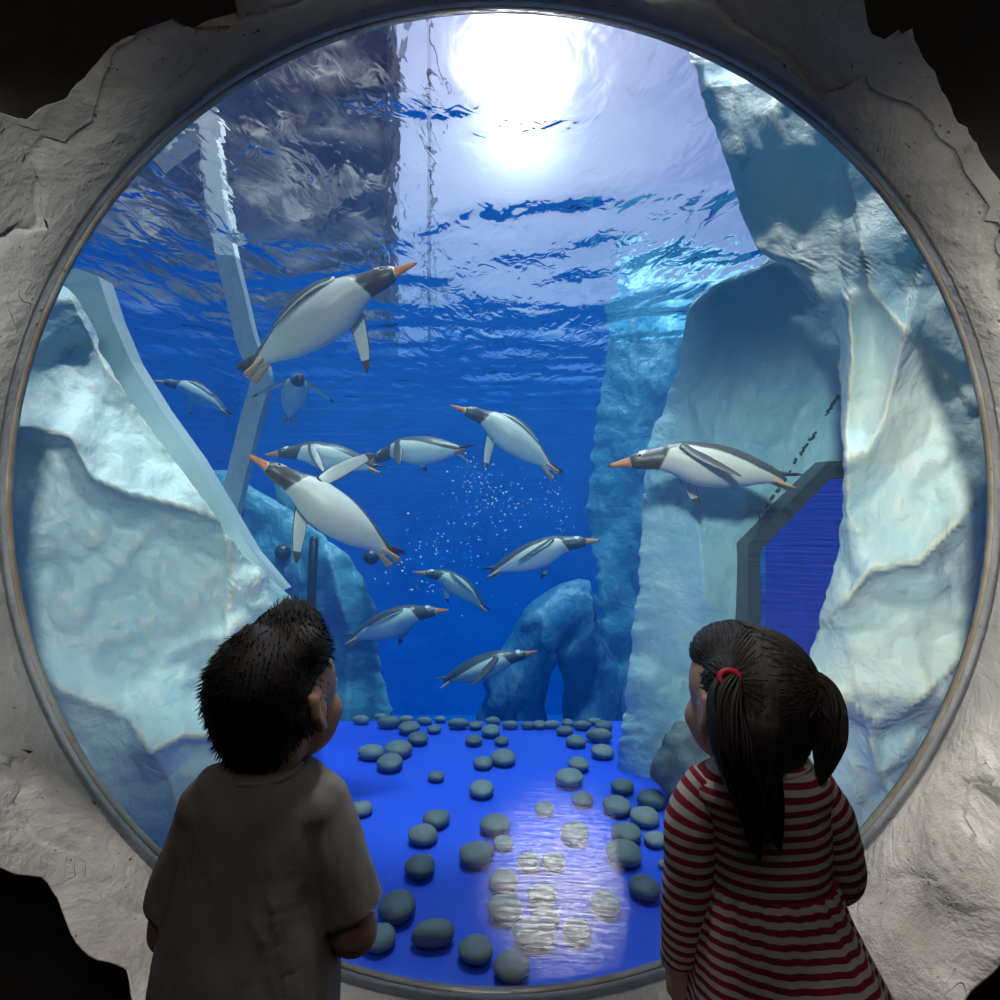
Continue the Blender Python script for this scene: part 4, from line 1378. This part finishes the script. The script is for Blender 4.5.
def girl():
    hc = gl_(751, 700, .02); hr = rotz(24, 4)
    parts = head_parts(hc, hr)
    parts.append(tube(resample([gl_(764, 795, 0), gl_(764, 765, -.008), hc+Vector((.004, -.012, -.04))], 8), [.044, .040, .036, .035, .035, .036, .040, .046], 20))
    parts.append(rings_loft([(.40, 0, 0, .085, .065), (.50, .005, 0, .10, .075), (.62, .01, 0, .085, .062), (.75, .01, 0, .076, .056), (.84, .006, 0, .080, .056), (.89, .003, 0, .076, .048), (.915, .004, -.002, .05, .038)], 32, 5))
    for x in (-.045, .055):
        parts.append(tube(resample([(x, 0, .46), (x, .01, .28), (x, 0, .16), (x, -.01, .04)], 14), [.058, .055, .05, .045, .04, .038, .039, .04, .037, .032, .028, .026, .026, .028], 16))
        parts.append(ellipsoid((x, .035, .03), (.030, .072, .026), 16, 10))
    le = gl_(685, 885, -.005); lw = gl_(684, 968, .03)
    re = gl_(846, 888, .02); rw = gl_(828, 930, .15)
    ar = [.030, .031, .031, .030, .029, .028, .027, .027, .027, .026, .025, .024, .022, .021, .0195, .0185]
    parts.append(tube(resample([gl_(703, 800, 0), gl_(691, 840, -.004), le, gl_(684, 930, .01), lw], 16), ar, 18))
    parts.append(tube(resample([gl_(812, 800, 0), gl_(833, 845, .004), re, (re+rw)/2, rw], 16), ar, 18))
    parts += hand_parts(lw, (-.02, .10, -1), (.8, .3, 0), (.3, 1, 0), .28)
    parts += hand_parts(rw, (-.6, .7, .2), (-.4, -.4, -.5), (0, .2, 1), .5)
    me = blob('person', parts, .0046, 5, M['skin'])
    g = link('person', me); g.location = (GX, .9, 0)
    tag(g, 'person seen from behind in a red and white striped dress with two dark pigtails', 'person')
    for s in (-1, 1):
        v, f = ellipsoid(hc+hr @ Vector((s*.029, .0685, -.006)), (.011, .010, .0085), 14, 10)
        ey = link('eye', mesh('eye', v, f, M['eyering']), g)
        v, f = ellipsoid(hc+hr @ Vector((s*.029, .0768, -.006)), (.0048, .0030, .0048), 14, 10)
        link('iris', mesh('iris', v, f, M['eye']), ey)
    # hair cap, parted down the back
    hp = [ellipsoid((0, -.018, .020), (.0755, .088, .080), 32, 22), ellipsoid((0, .020, .054), (.064, .067, .046), 24, 16), ellipsoid((0, -.050, -.030), (.063, .046, .060), 24, 16)]
    hp = [([hc+hr @ Vector(x) for x in v], f) for v, f in hp]
    hp.append(ellipsoid(gl_(718, 674, -.028), (.026, .028, .028), 18, 12)); hp.append(ellipsoid(gl_(777, 674, -.03), (.030, .034, .036), 18, 12))
    hp.append(tube(resample([gl_(712, 690, -.05), gl_(722, 730, -.055), gl_(738, 772, -.062)], 8), [.022, .026, .030, .030, .028, .024, .018, .012], 16))
    hp.append(tube(resample([gl_(748, 700, -.06), gl_(742, 745, -.064), gl_(742, 790, -.072)], 8), [.03, .034, .034, .032, .028, .022, .016, .010], 16))
    hm = blob('hair', hp, .005, 6, M['hairg'])
    for v in hm.vertices:
        w = math.sin(60*math.atan2(v.co.z-hc.z-.02, v.co.x-hc.x)+14*v.co.y)
        v.co += v.normal*(.0008*w)
    h = link('hair', hm, g)
    # strands over the cap, combed to the two ties
    rr = random.Random(11); V = []; Fc = []
    tl, tr = gl_(718, 670, -.045), gl_(789, 680, -.04)
    bv = BVHTree.FromPolygons([v.co for v in hm.vertices], [tuple(p.vertices) for p in hm.polygons])
    S = []
    for _ in range(1100):
        th = rr.uniform(0, math.pi*2); ph = rr.uniform(.0, 1.9)
        p0 = hc+Vector((.085*math.sin(ph)*math.cos(th), .1*math.sin(ph)*math.sin(th), .02+.09*math.cos(ph)))
        if p0.y > hc.y+.06: continue
        tgt = tl if p0.x < hc.x-.005 else tr
        pts = []
        for k in range(9):
            q = p0.lerp(tgt, k/8)
            loc, nn, _, _ = bv.find_nearest(q)
            pts.append(loc+nn*(.0004+.0014*rr.random()))
        S.append(tube(resample(pts, 12), [.0009]*9+[.0009, .0008, .0005], 4, round_ends=False))
    v, f = merge(S); link('combed_strand', mesh('combed_strand', v, f, M['hairg']), h)['kind'] = 'stuff'
    # pigtails
    v, f = lock([tr+Vector((-.006, 0, .002)), gl_(802, 680, -.035), gl_(813, 701, -.035), gl_(814, 730, -.04), gl_(804, 768, -.048)], [(0, .011), (.2, .018), (.5, .025), (.75, .020), (1, .004)], 120, 2, .22)
    p = link('pigtail', mesh('pigtail', v, f, M['hairg']), g)
    v, f = tube([tr+Vector((.004+.010*math.cos(a)*.5, .011*math.cos(a), .011*math.sin(a))) for a in [2*math.pi*k/20 for k in range(21)]], .004, 8, round_ends=False)
    link('hair_tie', mesh('hair_tie', v, f, M['hairg']), p)
    v, f = lock([tl+Vector((.004, 0, .002)), gl_(709, 690, -.065), gl_(712, 730, -.085), gl_(724, 775, -.092), gl_(732, 822, -.094)], [(0, .012), (.15, .019), (.45, .024), (.75, .017), (1, .003)], 120, 3, .3)
    p = link('pigtail', mesh('pigtail', v, f, M['hairg']), g)
    v, f = lock([gl_(742, 725, -.075), gl_(745, 770, -.085), gl_(752, 815, -.090)], [(0, .016), (.5, .014), (1, .003)], 50, 4, .5)
    link('loose_lock', mesh('loose_lock', v, f, M['hairg']), p)
    c = tl+Vector((-.004, -.012, .004))
    v, f = tube([c+Vector((.013*math.cos(a), .004*math.sin(a), .009*math.sin(a))) for a in [2*math.pi*k/20 for k in range(21)]], .0042, 8, round_ends=False)
    link('hair_tie', mesh('hair_tie', v, f, M['tie']), p)['label'] = 'red hair elastic'
    # dress
    v, f = rings_loft([(.771, .013, 0, .085, .070), (.80, .012, 0, .084, .069), (.83, .010, 0, .085, .067), (.865, .006, -.002, .090, .066), (.893, .002, -.004, .098, .063), (.911, .003, -.005, .093, .057), (.926, .006, -.006, .076, .049), (.936, .010, -.007, .054, .043)], 72, 8)
    me = mesh('dress', v, f, M['stripe'], True, {'stripe': [p.z-.10*max(0, abs(p.x)-.05)+.02*max(0, -p.y)*0 for p in v]})
    fix_normals(me); fold(me, .0035, (9, 9, 14), 2)
    d = link('dress', me, g)
    v, f = tube([Vector((.010+.053*math.cos(a), -.008+.043*math.sin(a), .935+.006*math.sin(a))) for a in [2*math.pi*k/48 for k in range(49)]], .0055, 8, round_ends=False)
    link('collar', mesh('collar', v, f, M['collar']), d)
    rs = random.Random(9); phs = [rs.uniform(0, 6.28) for _ in range(8)]
    def gather(t, a):
        lo = sum(math.cos((3+k)*a+phs[k])*(.020/(1+.2*k)) for k in range(5))
        hi = .035*math.cos(30*a+1.5*math.sin(3*a))*math.exp(-t*5)+.018*math.cos(17*a+phs[6])*math.exp(-t*2)
        return 1+lo*sstep(0, .5, t)*1.3+hi
    v, f = rings_loft([(.777, .013, 0, .085, .070), (.768, .013, 0, .090, .076), (.73, .017, 0, .101, .088), (.68, .028, .002, .118, .104), (.63, .040, .004, .133, .120), (.60, .045, .005, .140, .128), (.52, .048, .01, .158, .145), (.43, .05, .01, .175, .160)], 240, 9, gather, 2.1)
    me = mesh('skirt', v, f, M['stripe'], True, {'stripe': [p.z*1.04+.012*math.hypot(p.x-.03, p.y) for p in v]})
    fix_normals(me); fold(me, .003, (12, 12, 5), 5)
    link('skirt', me, d)
    for path, rad in (([gl_(716, 782, -.004), gl_(694, 815, -.004), gl_(687, 880, -.005), gl_(685, 930, .006), gl_(684, 964, .022)], [(0, .038), (.3, .037), (.6, .033), (1, .0275)]),
                      ([gl_(802, 782, -.004), gl_(829, 825, 0), gl_(845, 886, .018), gl_(837, 909, .083), gl_(829, 928, .140)], [(0, .038), (.3, .036), (.6, .031), (1, .026)])):
        pts = resample(path, 60)
        ac = [0]
        for a, b in zip(pts, pts[1:]): ac.append(ac[-1]+(b-a).length)
        fr = frames(pts, Vector((0, 1, 0))); rings = []; at = []
        for i, (q, (t, u, w)) in enumerate(zip(pts, fr)):
            r = interp(i/59, rad)*(1+.03*mn.noise(Vector((i*.22, 3, path[0].x*9))))
            if i < 3: r *= (.7, .85, .95)[i]
            rings.append([q+u*(r*math.cos(2*math.pi*k/40))+w*(r*math.sin(2*math.pi*k/40)) for k in range(40)])
            at += [.911-ac[i]]*40
        v, f = loft(rings)
        me = mesh('sleeve', v, f, M['stripe'], True, {'stripe': at}); fix_normals(me); fold(me, .0025, (16, 16, 16), 7)
        link('sleeve', me, d)
    for x in (-.045, .055): link('shoe', shoe_mesh(x, M['shoe']), g)
girl()
